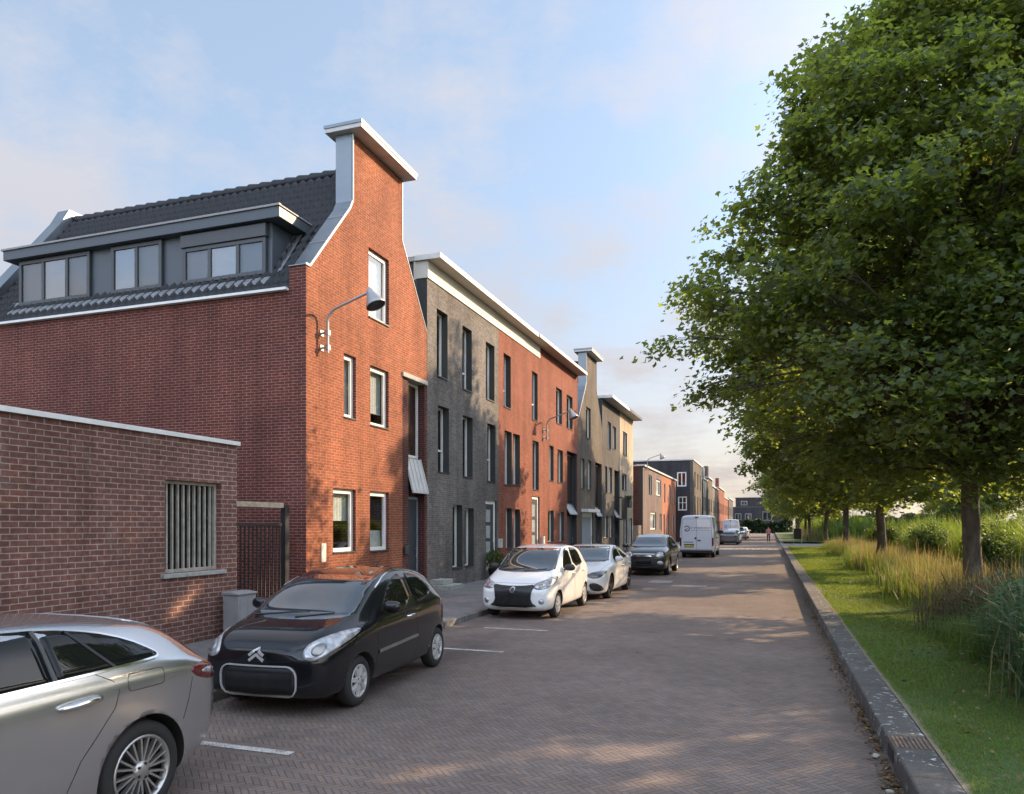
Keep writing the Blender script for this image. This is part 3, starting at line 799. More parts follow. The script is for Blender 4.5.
mb.box(FX+.51, 45.6, z1, FX+.56, 47.4, z1+.05); mb.box(FX+.01, 45.6, z1, FX+.51, 45.64, z1+.05); mb.box(FX+.01, 47.36, z1, FX+.51, 47.4, z1+.05)
mb.build('balcony', M['gate'], p)
hc = [hole(623,627,431,455), hole(622,626.5,473,490), hole(629.2,632,518,545), hole(623.5,627,518,560)]
p = flat_house('terraced_house', 'cream brick house with pale windows at the end of the terrace', 47.802, 52.7, 9.3, M['brick_cream'], hc)
fill(p, hc, rec=.1, spec={0:{'blind':(0,1,B_)}, 2:{'blind':(0,1,C_)}})
eaves(p, FX, 47.802, 52.9, 9.34, .6, .16, mat='anthracite')
mb = MB(); yb = on_x(623.5,490,FX)[0]; zb_ = on_x(624,500,FX)[1]
mb.box(FX+.01, yb, zb_-.5, FX+.4, yb+1.0, zb_); mb.build('flower_box', M['gate'], p, bevel=.02)
mb = MB()
for k in range(60):
    a = Vector((FX+.06+random.random()*.3, yb+random.random(), zb_)); q = a + Vector((random.uniform(-.1,.2), random.uniform(-.12,.12), random.uniform(.1,.35)))
    mb.bar(a, q, .05, .012)
M['plant_dark'] = leafy('dark_plant', (.03,.05,.02), (.045,.07,.025))
mb.build('flowers', M['plant_dark'], p)

# passage with a low garden wall, taller rear gable behind
mb = MB(); mb.box(-9.6, 53.0, .1, -9.3, 57.0, 1.9); w_ = mb.build('garden_wall', M['brick_mauve']); tag(w_, 'low mauve brick garden wall closing the gap after the cream house', 'wall')
p = thing('rear_house', 'red brick house block rising behind the two storey grey row', 'house', (-14, 56, .1))
mb = MB(); mb.box(-24, 56.2, .1, -10.6, 60.5, 8.9); mb.build('wall', M['brick_red'], p)
mb = MB(); mb.box(-24.05, 56.15, 8.9, -10.55, 60.55, 9.0); mb.build('roof', M['roof_felt'], p)
# two-storey pair
hm = [hole(648.5,651.8,474.5,494), hole(656,661,479,495.5), hole(650.3,656,512,530), hole(659.6,661.6,513.5,531)]
p = flat_house('terraced_house', 'mauve grey two-storey brick house behind the dark crossover car', 57.0, 67.6, 6.45, M['brick_mauve'], hm, side_bk=M['brick_dark'])
fill(p, hm, rec=.08, spec={0:{'blind':(0,1,B_)}, 1:{'blind':(0,1,C_),'fw':.14}, 2:{'blind':(0,1,C_),'fw':.14}, 3:{'blind':(0,1,C_)}})
eaves(p, FX, 56.95, 67.6, 6.45, .1, .1, mat='coping', ret=.5)
def R_(y0, y1, z0, z1): return [y0, y1, z0, z1]
ho2 = [R_(69.0,69.9,4.0,5.7), R_(72.6,73.6,4.0,5.8), R_(76.0,76.9,4.0,5.7), R_(68.6,69.5,1.0,2.9), R_(71.3,72.3,1.0,2.9), R_(75.2,76.2,1.0,2.9)]
p = flat_house('terraced_house', 'bright orange two-storey brick house left of the white van', 67.602, 78.0, 6.45, M['brick_orange'], ho2)
fill(p, ho2, rec=.08, spec={k:{'blind':(0,1,C_)} for k in (0,1,3,4)})
eaves(p, FX, 67.602, 78.05, 6.45, .1, .1, mat='coping')
# dark three-storey block stepping out to the street
XS = -7.6
hb = [R_(81.0,82.2,6.0,7.6), R_(84.5,85.6,5.8,7.6), R_(87.5,88.4,5.8,7.6), R_(81.2,82.2,3.2,5.0), R_(84.5,85.6,3.0,5.0), R_(87.5,88.4,3.0,5.0), R_(82,83.2,.8,2.4)]
p = thing('apartment_block', 'charcoal brick three-storey block with two white side windows behind the white van', 'building', (XS, 79.6, .1))
mb = MB(); panel(mb, [(79.6,.1),(90,.1),(90,8.7),(79.6,8.7)], hb, fx(XS), .3); mb.build('wall', M['brick_olive'], p)
sw = []
for (ua, ub, va, vb) in ((677.0,686.4,472,486.5), (678.0,687.0,496.5,510.5)):
    xa, za_ = on_y(ua, va, 79.6); xb, _ = on_y(ub, va, 79.6); _, zb2 = on_y(ua, vb, 79.6); sw.append([xa, xb, zb2, za_])
lo = on_y(673,520,79.6)[0], on_y(690,520,79.6)[0]
mb = MB(); panel(mb, [(-24,.1),(XS-.3,.1),(XS-.3,8.7),(-24,8.7)], sw, fy(79.6), .3); mb.build('side_wall', M['brick_black'], p); mb = MB(); mb.box(-24, 89.7, .1, XS-.3, 90, 8.7); mb.build('side_wall', M['brick_black'], p)
for q in sw: window_y(p, 79.6, *q, rec=.04, fw=.12, frame='white', mull=(.5,), trans=(.55,) if q is sw[1] else ())
fill(p, hb, X=XS, rec=.1)
eaves(p, XS, 79.55, 90.02, 8.7, .05, .1, back=16.5, mat='coping', ret=16)
# the rest of the row, smaller with distance
row = [('zinc fronted house with a tall chimney neck beyond the charcoal block', 'zinc', 7.4, 92, 97), ('olive brick gabled house, first after the zinc fronted house', 'brick_olive', 7.9, 97, 105),
       ('grey brick house with dark upper windows far along the row', 'brick_grey', 7.2, 105, 118), ('rust-red brick house far along the row with a flat roof', 'brick_red_deep', 7.6, 118, 134),
       ('bright red narrow brick house near the end of the row', 'brick_red', 6.6, 134, 148), ('dark slate brick house at the far end of the row', 'brick_slate', 6.9, 148, 166)]
for k, (lb, bk, zt_, a, b) in enumerate(row):
    n = max(2, int((b-a)/2.6)); hh = []
    for i in range(n):
        c = a + (i+.5)*(b-a)/n
        for z0_, z1_ in ((1.0,2.5), (3.6,5.3)): hh.append([c-.5, c+.5, z0_, z1_])
    Xk = XS + (.12 if k % 2 else 0)
    p = flat_house('terraced_house', lb, a, b-.003, zt_, M[bk], hh, X=Xk, side_bk=M['zinc_dark'] if k == 0 else None, inner=True)
    fill(p, hh, X=Xk, rec=.1, spec={i:{'blind':(0,1,C_)} for i in range(0, len(hh), 3)})
    if k in (0, 1, 3):
        mb = MB(); mb.box(Xk-.5, a+.6, zt_, Xk-.01, a+2.2, zt_+1.5); mb.build('parapet', M['zinc' if k == 0 else bk], p)
    eaves(p, Xk, a, b-.003, zt_, .12, .12, mat='coping')
# house closing the street
p = thing('end_house', 'charcoal brick house with a stepped flat roof closing the far end of the street', 'house', (0, 178, 0))
mb = MB(); mb.box(-9.5, 178, 0, 3, 188, 5.8); mb.box(-7.5, 178.6, 5.8, 1.5, 187, 7.9); mb.build('wall', M['brick_black'], p)
mb = MB(); mb.box(-9.6, 177.9, 5.8, 3.1, 178.6, 5.95); mb.box(-7.6, 178.4, 7.9, 1.6, 187.1, 8.1); mb.build('roof', M['roof_felt'], p)
for x0_, x1_, z0_, z1_ in ((-7.6,-6.2,2.9,4.4), (-5.4,-4.0,2.9,4.4), (-1.6,.4,2.8,4.8), (-6.3,-4.9,6.3,7.3)):
    window_y(p, 177.95 if z0_ < 6 else 178.55, x0_, x1_, z0_, z1_, rec=-.02, frame='cabinet', fw=.12, mull=(.5,))

# ------------------------------------------------------------------ low brick building in front
LX = -8.7; LY1 = 10.55
lw = hole(165, 221.6, 479.4, 574, LX); 
p = thing('low_brick_building', 'low flat-roofed purple brick annex with one barred window beside the parked cars', 'building', (LX, LY1, .1))
mb = MB(); panel(mb, [(-6,.1),(LY1,.1),(LY1,3.36),(-6,3.36)], [lw], fx(LX), .25)
mb.box(-13, LY1-.25, .1, LX-.25, LY1, 3.36); mb.box(-13, -6, .1, LX-.25, -5.75, 3.36); mb.build('wall', M['brick_low'], p)
mb = MB(); mb.box(-13, -6, 3.30, LX-.26, LY1-.26, 3.36); mb.build('roof', M['roof_felt'], p)
mb = MB(); mb.box(LX-.3, -6.04, 3.36, LX+.035, LY1+.04, 3.415); mb.box(-13, LY1-.3, 3.36, LX-.3, LY1+.04, 3.415); mb.box(LX+.035,-6.04,3.352,LX+.045,LY1+.04,3.42); mb.build('roof_trim', M['white'], p)
y0, y1, z0, z1 = lw
mb = MB(); F = .055; xf = LX-.09
mb.box(xf-.06, y0, z0, xf, y0+F, z1); mb.box(xf-.06, y1-F-.02, z0, xf, y1-.02, z1); mb.box(xf-.06, y0+F, z1-F, xf, y1-F-.02, z1); mb.box(xf-.06, y0+F, z0, xf, y1-F-.02, z0+F)
w = mb.build('window', M['bars'], p, bevel=.005)
mb = MB()
for k in range(9):
    c = y0+F + (y1-y0-2*F-.02)*(k+.75)/9.4
    mb.box(xf-.05, c-.014, z0+F, xf-.012, c+.014, z1-F)
mb.build('window_bars', M['bars'], w)
mb = MB(); mb.box(xf-.14, y0, z0, xf-.12, y1, z1); mb.build('pane', plain('dirty_dark_glass', (.012,.012,.013), .25), w)
mb = MB(); mb.box(LX-.088, y0-.07, z0-.07, LX+.06, y1+.06, z0-.002); mb.build('sill', M['sill'], w, bevel=.008)

# gate between the annex and the gable house
p = thing('gate', 'black steel bar gate with a pale timber top rail beside the gable house', 'gate', (-9.35, 12, .1))
mb = MB(); mb.box(-9.46, 12.78, .1, -9.34, 12.92, 2.40); mb.build('post', M['gate'], p, bevel=.008)
mb = MB(); mb.box(-9.45, LY1+.02, 2.33, -9.37, 12.78, 2.43); mb.build('top_rail', M['timber'], p)
mb = MB()
mb.box(-9.43, 10.75, 1.96, -9.39, 12.74, 2.02); mb.box(-9.43, 10.75, .22, -9.39, 12.74, .28)
for k in range(17): mb.box(-9.42, 10.78+k*.12, .28, -9.40, 10.80+k*.12, 1.96)
mb.build('bars', M['gate'], p)
mb = MB(); mb.box(-13, 10.56, .1, -12.8, 13.28, 2.3); o = mb.build('yard_wall', M['brick_dark']); tag(o, 'dark brick yard wall seen through the black bar gate', 'wall')

# utility cabinet
p = thing('utility_cabinet', 'grey metal utility cabinet with a sloped lid against the annex wall', 'cabinet', (-8.33, 10.15, .1))
mb = MB(); mb.box(-8.50, 9.97, .12, -8.19, 10.41, .83); mb.box(-8.48, 9.99, .10, -8.21, 10.39, .12)
mb.build('body', M['cabinet'], p, bevel=.012)
mb = MB(); mb.prism([(-8.52,.832),(-8.17,.832),(-8.17,.86),(-8.35,.885),(-8.52,.88)], lambda a, b, d: (a, d, b), 9.95, 10.43); mb.build('lid', M['cabinet'], p, bevel=.008)
mb = MB(); mb.box(-8.189, 10.0, .2, -8.183, 10.185, .78); mb.box(-8.189, 10.195, .2, -8.183, 10.38, .78); mb.build('door', M['cabinet'], p, bevel=.003)

# ------------------------------------------------------------------ wall lamps
def wall_lamp(label, y, z, arm=1.2, s=1.0):
    p = thing('wall_lamp', label, 'street lamp', (FX, y, z), group='street lamps on wall brackets along the terrace')
    o = Vector((FX, y, z))
    mb = MB()
    pts = [(.16,0,-.12), (.16,0,.25), (.16,0,.55)]
    for k in range(1, 7):
        a = R(72)*k/6; r = .30
        pts.append((.16 + r*(1-math.cos(a)), 0, .55 + r*math.sin(a)))
    lx, _, lz = pts[-1]
    pts.append((arm, 0, lz + (arm-lx)*math.tan(R(18))))
    mb.tube([o + Vector(q) for q in pts], .028, 10); mb.build('arm', M['lamp_grey'], p)
    mb = MB()
    for zz in (0, .32):
        mb.box(FX+.001, y-.06, z+zz-.06, FX+.02, y+.06, z+zz+.06); mb.bar((FX+.02,y,z+zz), (FX+.13,y,z+zz), .04); mb.box(FX+.12, y-.045, z+zz-.05, FX+.2, y+.045, z+zz+.05)
    mb.build('bracket', M['steel'], p)
    e = o + Vector(pts[-1])
    # bell shade tilted outwards
    mb = MB(); prof = [(.03,.06),(.075,.05),(.085,0),(.11,-.07),(.17,-.20),(.235,-.34),(.25,-.40),(.242,-.402),(.225,-.34),(.10,-.08)]
    mb.lathe(prof, (0,0,0), 'z', 24)
    rot = Matrix.Rotation(R(-24), 3, 'Y')
    mb.v = [tuple(e + rot @ Vector(q)*.86) for q in mb.v]; sh = mb.build('lamp_shade', M['lamp_grey'], p)
    mb = MB(); mb.lathe([(.0,-.37),(.12,-.385),(.232,-.39)], (0,0,0), 'z', 24); mb.v = [tuple(e + rot @ Vector(q)*.86) for q in mb.v]; mb.build('lens', M['glass_dark'], sh)
    mb = MB(); mb.tube([e + Vector((-.05,0,.03)), e + Vector((.03,0,.06))], .05, 10); mb.build('joint', M['lamp_grey'], p)
M['glass_dark'] = plain('lamp_lens', (.05,.05,.05), .15)
wall_lamp('grey bell-shaped wall lamp on the tall orange-red gable house', 13.86, 5.82)
wall_lamp('grey bell-shaped wall lamp above the doors of the red brick houses', on_x(543.5,440,FX)[0], on_x(543.5,438,FX)[1])
wall_lamp('small wall lamp past the cream house, over the two-storey row', 58.2, 6.3)
# drain pipe between houses and small things on the pavement
p = thing('plant_pot', 'dark rounded shrub in a black pot by the white-framed door of the grey brown house', 'plant', (FX+.35, 23.7, .1))
mb = MB(); mb.lathe([(0,.1),(.17,.1),(.24,.48),(.25,.50),(.22,.50),(.2,.44),(0,.44)], (FX+.35,23.7,0), 'z', 20); mb.build('pot', M['dark'], p)
mb = MB()
for k in range(420):
    d = Vector((random.gauss(0,1), random.gauss(0,1), random.gauss(0,1))).normalized() * (.36*random.random()**.4)
    c = Vector((FX+.36,23.7,.78)) + d; a = Vector((random.gauss(0,1), random.gauss(0,1), random.gauss(0,1))).normalized()*.05; b = a.orthogonal().normalized()*.03
    mb.add([c-a, c+b, c+a, c-b], [(0,1,2,3)])
mb.build('foliage', M['plant_dark'], p, fix=False)
# ------------------------------------------------------------------ cars
def paint_mat(name, col, metal=0.0, rough=.35, coat=1.0, dust=.06):
    m, nt, b = new_mat(name)
    p = nt.pos()
    n = nt.noise(p, 3, 5, .65)
    s = nt.new('ShaderNodeSeparateXYZ'); nt.l.new(p, s.inputs[0])
    d = nt.math('MULTIPLY', nt.mapr(n, .35, .7, 0, 1), nt.mapr(s.outputs[2], .15, .75, dust*3, dust))
    nt.l.new(nt.mix(d, col, (.20,.18,.155)), b.inputs['Base Color'])
    b.inputs['Metallic'].default_value = metal; nt.l.new(nt.mapr(n, .3, .7, rough*.9, rough*1.2), b.inputs['Roughness'])
    b.inputs['Specular IOR Level'].default_value = .5 if metal else .08
    b.inputs['Coat Weight'].default_value = coat; nt.l.new(nt.mapr(n, .3, .7, .015, .04), b.inputs['Coat Roughness'])
    return m
M['p_black'] = paint_mat('black_paint', (.006,.0065,.009), 0, .3, dust=.012)
M['p_white'] = paint_mat('white_car_paint', (.72,.72,.71), 0, .35, dust=.04)
M['p_white_cool'] = paint_mat('cool_white_car_paint', (.66,.68,.70), 0, .3, dust=.03)
M['p_silver'] = paint_mat('silver_car_paint', (.54,.545,.555), .85, .22, dust=.03)
M['p_dark'] = paint_mat('dark_blue_grey_paint', (.018,.021,.028), .3, .3, dust=.02)
M['p_van'] = paint_mat('van_white_paint', (.62,.645,.70), 0, .4, dust=.05)
M['p_grey'] = paint_mat('grey_car_paint', (.10,.105,.115), .5, .35)
def car_glass(name, col, rough=.012, spec=.32):
    m, nt, b = new_mat(name); p = nt.pos()
    nt.l.new(nt.mix(nt.mapr(nt.noise(p, 2.2, 4), .35, .65, 0, 1), col, tuple(k*.5 for k in col)), b.inputs['Base Color'])
    b.inputs['Roughness'].default_value = rough; b.inputs['Specular IOR Level'].default_value = spec
    return m
M['cg'] = car_glass('tinted_car_glass', (.010,.012,.012))
M['cg_wind'] = car_glass('windscreen_glass', (.034,.046,.056), spec=.9)
M['cg_wind'].node_tree.nodes['Principled BSDF'].inputs['Coat Weight'].default_value = .9
M['cg_wind'].node_tree.nodes['Principled BSDF'].inputs['Coat Roughness'].default_value = .01
M['chrome'] = plain('chrome', (.72,.72,.72), .12, metal=1, vary=.04)
M['bright'] = plain('satin_silver_trim', (.55,.55,.55), .3, metal=.3, vary=.04)
M['alloy'] = plain('alloy_rim', (.50,.50,.50), .3, metal=.85, vary=.06)
M['alloy_dark'] = plain('dark_alloy_rim', (.035,.035,.037), .35, metal=.5, vary=.06)
M['hubcap'] = plain('plastic_hubcap', (.47,.47,.47), .42, metal=.3, vary=.08)
M['rubber'] = plain('tyre_rubber', (.018,.018,.018), .8, vary=.25, scale=20)
M['trim'] = plain('black_trim', (.016,.016,.017), .45, vary=.15)
M['plate_blank'] = plain('blanked_plate', (.003,.003,.003), .9, vary=.05)
M['plate_yellow'] = plain('yellow_plate', (.40,.30,.04), .5)
M['red_light'] = plain('red_light_lens', (.11,.012,.014), .12, vary=.6, scale=40, coat=.5)
M['amber'] = plain('amber_lens', (.5,.14,.02), .2)
def lamp_mat():
    m, nt, b = new_mat('headlight_lens'); p = nt.pos()
    v = nt.new('ShaderNodeTexVoronoi', feature='F1'); v.inputs['Scale'].default_value = 13; nt.l.new(p, v.inputs['Vector'])
    nt.l.new(nt.mix(nt.mapr(v.outputs['Distance'], .1, .75, 0, 1), (.60,.61,.62), (.27,.28,.30)), b.inputs['Base Color'])
    b.inputs['Metallic'].default_value = .35; b.inputs['Roughness'].default_value = .22
    b.inputs['Coat Weight'].default_value = 1; b.inputs['Coat Roughness'].default_value = .02
    return m
M['head'] = lamp_mat()
M['head_dark'] = plain('smoked_headlight', (.06,.065,.07), .12, coat=1, vary=.5, scale=26)
M['seam'] = plain('panel_gap', (.004,.004,.004), .8, vary=.02)
M['seam_white'] = plain('panel_gap_grey', (.10,.10,.10), .8, vary=.02)

def sect(st):
    w, zb, zl, zt, wr = st
    h = zt - zl
    g = w*.965
    return [(0,zb),(.55*w,zb),(.90*w,zb+.015),(.975*w,zb+.11),(w,zb+(zl-zb)*.5),(.998*w,zl-.10),(.985*w,zl),
            (g+(wr-g)*.22,zl+.24*h),(g+(wr-g)*.64,zl+.62*h),(wr,zl+.885*h),(wr*.80,zl+.965*h),(wr*.42,zt-.006*h),(0,zt)]
def chaikin(p, n=2, closed=True):
    for _ in range(n):
        q = []
        for i in range(len(p) if closed else len(p)-1):
            a, b = p[i], p[(i+1) % len(p)]
            q += [tuple(.75*x+.25*y for x, y in zip(a, b)), tuple(.25*x+.75*y for x, y in zip(a, b))]
        p = q if closed else [p[0]] + q + [p[-1]]
    return p
def rrect(x0, x1, z0, z1, r, n=5):
    out = []
    for cx, cz, a0 in ((x1-r,z1-r,0),(x0+r,z1-r,90),(x0+r,z0+r,180),(x1-r,z0+r,270)):
        for k in range(n+1):
            a = R(a0+90*k/n); out.append((cx+r*math.cos(a), cz+r*math.sin(a)))
    return out
def circ(x, z, r, n=16, sx=1): return [(x+sx*r*math.cos(2*math.pi*k/n), z+r*math.sin(2*math.pi*k/n)) for k in range(n)]

class Car:
    """body lofted through cross sections; front looks to local -y; s is measured from the nose"""
    def __init__(c, spec, label, cat, paint, loc, rz=0, group=None, name='car', sub=2):
        c.sp = spec; c.L = spec['L']; c.sub = sub
        c.par = thing(name, label, cat, loc, rz, group)
        bm = bmesh.new(); rings = []
        full = []
        for st in spec['st']:
            y = st[0]-c.L/2; half = sect(st[1:])
            full.append((y, half))
        nh = len(full[0][1])
        for y, half in full:
            ring = [bm.verts.new((x, y, z)) for x, z in half] + [bm.verts.new((-x, y, z)) for x, z in reversed(half[1:-1])]
            rings.append(ring)
        n = len(rings[0])
        for a, b in zip(rings, rings[1:]):
            for i in range(n): bm.faces.new((a[i], a[(i+1)%n], b[(i+1)%n], b[i]))
        for ring, y, half, sg, bulge in ((rings[0], full[0][0], full[0][1], -1, spec.get('nose',.05)), (rings[-1], full[-1][0], full[-1][1], 1, spec.get('tail',.03))):
            cols = [-1,-.62,-.22,.22,.62,1]
            grid = []
            for i in range(1, nh-1):
                row = []
                for q in cols:
                    if q == 1: row.append(ring[i])
                    elif q == -1: row.append(ring[n-i])
                    else: row.append(bm.verts.new((q*half[i][0], y+sg*bulge*(1-q*q), half[i][1])))
                grid.append(row)
            for r0, r1 in zip(grid, grid[1:]):
                for k in range(len(cols)-1):
                    f = (r0[k], r0[k+1], r1[k+1], r1[k])
                    bm.faces.new(f if sg < 0 else f[::-1])
            for row, v in ((grid[0], ring[0]), (grid[-1], ring[nh-1])):
                for k in range(len(cols)-1):
                    try: bm.faces.new((row[k], row[k+1], v))
                    except ValueError: pass
        bmesh.ops.recalc_face_normals(bm, faces=bm.faces)
        me = bpy.data.meshes.new('body'); bm.to_mesh(me); bm.free()
        me.materials.append(paint); me.materials.append(M['dark_matt'])
        tmp = bpy.data.objects.new('tmp_body', me); COL.objects.link(tmp)
        md = tmp.modifiers.new('s', 'SUBSURF'); md.levels = md.render_levels = sub
        cuts = []
        r = spec['r']
        for ax in spec['ax']:
            for sg in (1, -1):
                mb = MB(); mb.lathe([(0,0),(r*1.14,0),(r*1.14,.6),(0,.6)], (0, ax-c.L/2, r), 'x', 36)
                if sg > 0: mb.v = [(x+c.sp['W']/2-.27, y, z) for x, y, z in mb.v]
                else: mb.v = [(-(x+c.sp['W']/2-.27), y, z) for x, y, z in mb.v]
                # lathe with zero-radius ends: merge poles
                o = mb.build('tmp_cut', M['dark_matt'], fix=True)
                b2 = bmesh.new(); b2.from_mesh(o.data); bmesh.ops.remove_doubles(b2, verts=b2.verts, dist=1e-5); bmesh.ops.recalc_face_normals(b2, faces=b2.faces); b2.to_mesh(o.data); b2.free()
                cuts.append(o)
        dg = bpy.context.evaluated_depsgraph_get()
        ev = tmp.evaluated_get(dg); m0 = ev.to_mesh()
        b0 = bmesh.new(); b0.from_mesh(m0); c.bvh = BVHTree.FromBMesh(b0); b0.free(); ev.to_mesh_clear()
        for o in cuts:
            md = tmp.modifiers.new('b', 'BOOLEAN'); md.operation = 'DIFFERENCE'; md.object = o; md.solver = 'EXACT'
        dg = bpy.context.evaluated_depsgraph_get(); dg.update()
        me2 = bpy.data.meshes.new_from_object(tmp.evaluated_get(dg), depsgraph=dg)
        me2.name = 'body'
        me2.polygons.foreach_set('use_smooth', np.ones(len(me2.polygons), bool))
        for p in me2.polygons:
            if p.material_index == 1: p.use_smooth = False
        for o in cuts + [tmp]: bpy.data.objects.remove(o, do_unlink=True)
        c.body = link(bpy.data.objects.new('body', me2), c.par)
    def hit(c, axis, a, b, sg=1):
        """project from the side (sg = +-1: +x or -x), the front ('f'), the rear ('r') or the top ('t')"""
        if axis == 's': o, d = Vector((sg*3, a-c.L/2, b)), Vector((-sg,0,0))
        elif axis == 'f': o, d = Vector((a, -c.L/2-3, b)), Vector((0,1,0))
        elif axis == 'r': o, d = Vector((a, c.L/2+3, b)), Vector((0,-1,0))
        else: o, d = Vector((b, a-c.L/2, 5)), Vector((0,0,-1))
        h, n, i, dist = c.bvh.ray_cast(o, d)
        if h is None:
            q = o + d*3
            h, n, i, dist = c.bvh.find_nearest(q)
        if n.dot(d) > 0: n = -n
        return h, n
    def patch(c, name, mat, axis, poly, sg=1, off=.004, step=.06, parent=None, deep=.012, rnd=0):
        if rnd: poly = chaikin(poly, rnd)
        bm = bmesh.new()
        bm.faces.new([bm.verts.new((a, b, 0)) for a, b in poly])
        A = [p[0] for p in poly]; B = [p[1] for p in poly]
        for lo, hi, no in ((min(A), max(A), (1,0,0)), (min(B), max(B), (0,1,0))):
            k = max(1, int((hi-lo)/step))
            for i in range(1, k):
                t = lo+(hi-lo)*i/k; co = (t,0,0) if no[0] else (0,t,0)
                bmesh.ops.bisect_plane(bm, geom=bm.verts[:]+bm.edges[:]+bm.faces[:], plane_co=co, plane_no=no, dist=1e-5)
        ed = [e for e in bm.edges if e.is_boundary]
        nrm = {}
        inner = [v for v in bm.verts]
        pos = {}
        for v in inner:
            h, n = c.hit(axis, v.co.x, v.co.y, sg); pos[v] = (h, n)
        r = bmesh.ops.extrude_edge_only(bm, edges=ed)
        newv = [q for q in r['geom'] if isinstance(q, bmesh.types.BMVert)]
        for v in newv:
            h, n = c.hit(axis, v.co.x, v.co.y, sg); pos[v] = (h - n*(deep+off), n)
        for v, (h, n) in pos.items(): v.co = h + n*off
        bmesh.ops.recalc_face_normals(bm, faces=bm.faces)
        # make sure the face looks outwards
        f0 = max(bm.faces, key=lambda f: f.calc_area())
        ref = pos[f0.verts[0]][1]
        if f0.normal.dot(ref) < 0: bmesh.ops.reverse_faces(bm, faces=bm.faces)
        me = bpy.data.meshes.new(name); bm.to_mesh(me); bm.free(); me.materials.append(mat)
        me.polygons.foreach_set('use_smooth', np.ones(len(me.polygons), bool))
        o = link(bpy.data.objects.new(name, me), parent or c.par)
        return o
    def strip(c, mb, axis, pts, w, sg=1, off=.003, closed=False, m=0, step=.05):
        P = []
        n = len(pts)
        for i in range(n if closed else n-1):
            a, b = pts[i], pts[(i+1) % n]; k = max(1, int(math.hypot(a[0]-b[0], a[1]-b[1])/step))
            for j in range(k): P.append((a[0]+(b[0]-a[0])*j/k, a[1]+(b[1]-a[1])*j/k))
        if not closed: P.append(pts[-1])
        H = [c.hit(axis, p[0], p[1], sg) for p in P]; N = len(H); L = []
        for i in range(N):
            a = H[(i-1) % N if closed else max(i-1,0)][0]; b = H[(i+1) % N if closed else min(i+1,N-1)][0]
            t = (b-a)
            if t.length < 1e-6: t = Vector((0,1,0))
            h, nn = H[i]; sd = t.normalized().cross(nn).normalized()*(w/2)
            L.append([h+nn*off-sd, h+nn*off+sd, h-nn*.01+sd, h-nn*.01-sd])
        vs = [q for l in L for q in l]; fs = []
        for i in range(N if closed else N-1):
            j = (i+1) % N
            for k in range(4): fs.append((i*4+k, i*4+(k+1)%4, j*4+(k+1)%4, j*4+k))
        mb.add(vs, fs, m, False)
    def both(c, name, mat, poly, **k):
        for sg in (1, -1): c.patch(name, mat, 's', poly, sg=sg, **k)
    def mir(c, name, mat, axis, poly, **k):
        c.patch(name, mat, axis, poly, **k); c.patch(name, mat, axis, [(-a, b) for a, b in poly][::-1], **k)
    def seams(c, lines, mat='seam', w=.007):
        mb = MB(); mb2 = MB()
        for ax, pts in lines:
            if ax == 's':
                c.strip(mb, 's', pts, w, 1, off=.0012); c.strip(mb2, 's', pts, w, -1, off=.0012)
            else: c.strip(mb, ax, pts, w, 1, off=.0012)
        mb.build('panel_gap', M[mat], c.par, local=True)
        if mb2.v: mb2.build('panel_gap', M[mat], c.par, local=True)
    def wheels(c, kind, rim='alloy', tw=.19):
        r = c.sp['r']; rr = c.sp.get('rr', r*.70)
        for ax in c.sp['ax']:
            for sg in (1, -1):
                xo = sg*(c.sp['W']/2-.035); y = ax-c.L/2
                mb = MB()
                prof = [(rr-.01,-tw),(r-.03,-tw),(r-.008,-tw+.02),(r,-tw+.05),(r,-.05),(r-.008,-.022),(r-.025,-.005),(r-.06,.004),(rr+.012,.0),(rr,-.008),(rr-.012,-.03),(rr-.02,-.12)]
                mb.lathe(prof, (0,0,0), 'x', 40)
                for k in range(8): pass
                mb.lathe([(rr-.015,-.11),(.02,-.10)], (0,0,0), 'x', 28, 1)
                mb.v = [(xo+sg*q[0], y+q[1], r+q[2]) for q in mb.v]
                wh = mb.build('wheel', [M['rubber'], M['dark_matt']], c.par, local=True)
                mb = MB()
                mb.lathe([(rr-.002,-.012),(rr,-.004),(rr-.012,.001),(rr-.022,-.006),(rr-.03,-.05)], (0,0,0), 'x', 40)
                n = {'multi':10, 'five':5, 'cap':7, 'ten':10, 'plain':6}[kind]
                for k in range(n):
                    a = 2*math.pi*k/n + .2
                    def sp(a0, a1, r0, r1, w0, w1, x0, x1):
                        ca, sa = math.cos, math.sin
                        p0 = (r0*ca(a0), r0*sa(a0)); p1 = (r1*ca(a1), r1*sa(a1))
                        dx, dy = p1[0]-p0[0], p1[1]-p0[1]; l = math.hypot(dx, dy); nx, ny = -dy/l, dx/l
                        vs = []
                        for (p, w, x) in ((p0,w0,x0),(p1,w1,x1)):
                            vs += [(x-.03, p[0]-nx*w, p[1]-ny*w),(x-.03, p[0]+nx*w, p[1]+ny*w),(x, p[0]+nx*w*.7, p[1]+ny*w*.7),(x, p[0]-nx*w*.7, p[1]-ny*w*.7)]
                        mb.add(vs, [(0,1,5,4),(1,2,6,5),(2,3,7,6),(3,0,4,7)], 0)
                    if kind == 'multi':
                        sp(a-.05, a-.15, .055, rr-.015, .011, .009, -.012, -.008)
                        sp(a+.05, a+.15, .055, rr-.015, .011, .009, -.012, -.008)
                    elif kind == 'cap':
                        sp(a, a, .05, rr-.01, .026, .036, .006, -.004)
                    elif kind == 'five':
                        sp(a-.1, a-.12, .05, rr-.015, .02, .018, -.008, -.008); sp(a+.1, a+.12, .05, rr-.015, .02, .018, -.008, -.008)
                    elif kind == 'ten': sp(a, a, .05, rr-.015, .018, .016, -.008, -.008)
                    else: sp(a, a, .05, rr-.01, .045, .055, .0, -.006)
                mb.lathe([(.068,-.03),(.066,-.006),(.045,.004),(.0,.006)], (0,0,0), 'x', 20)
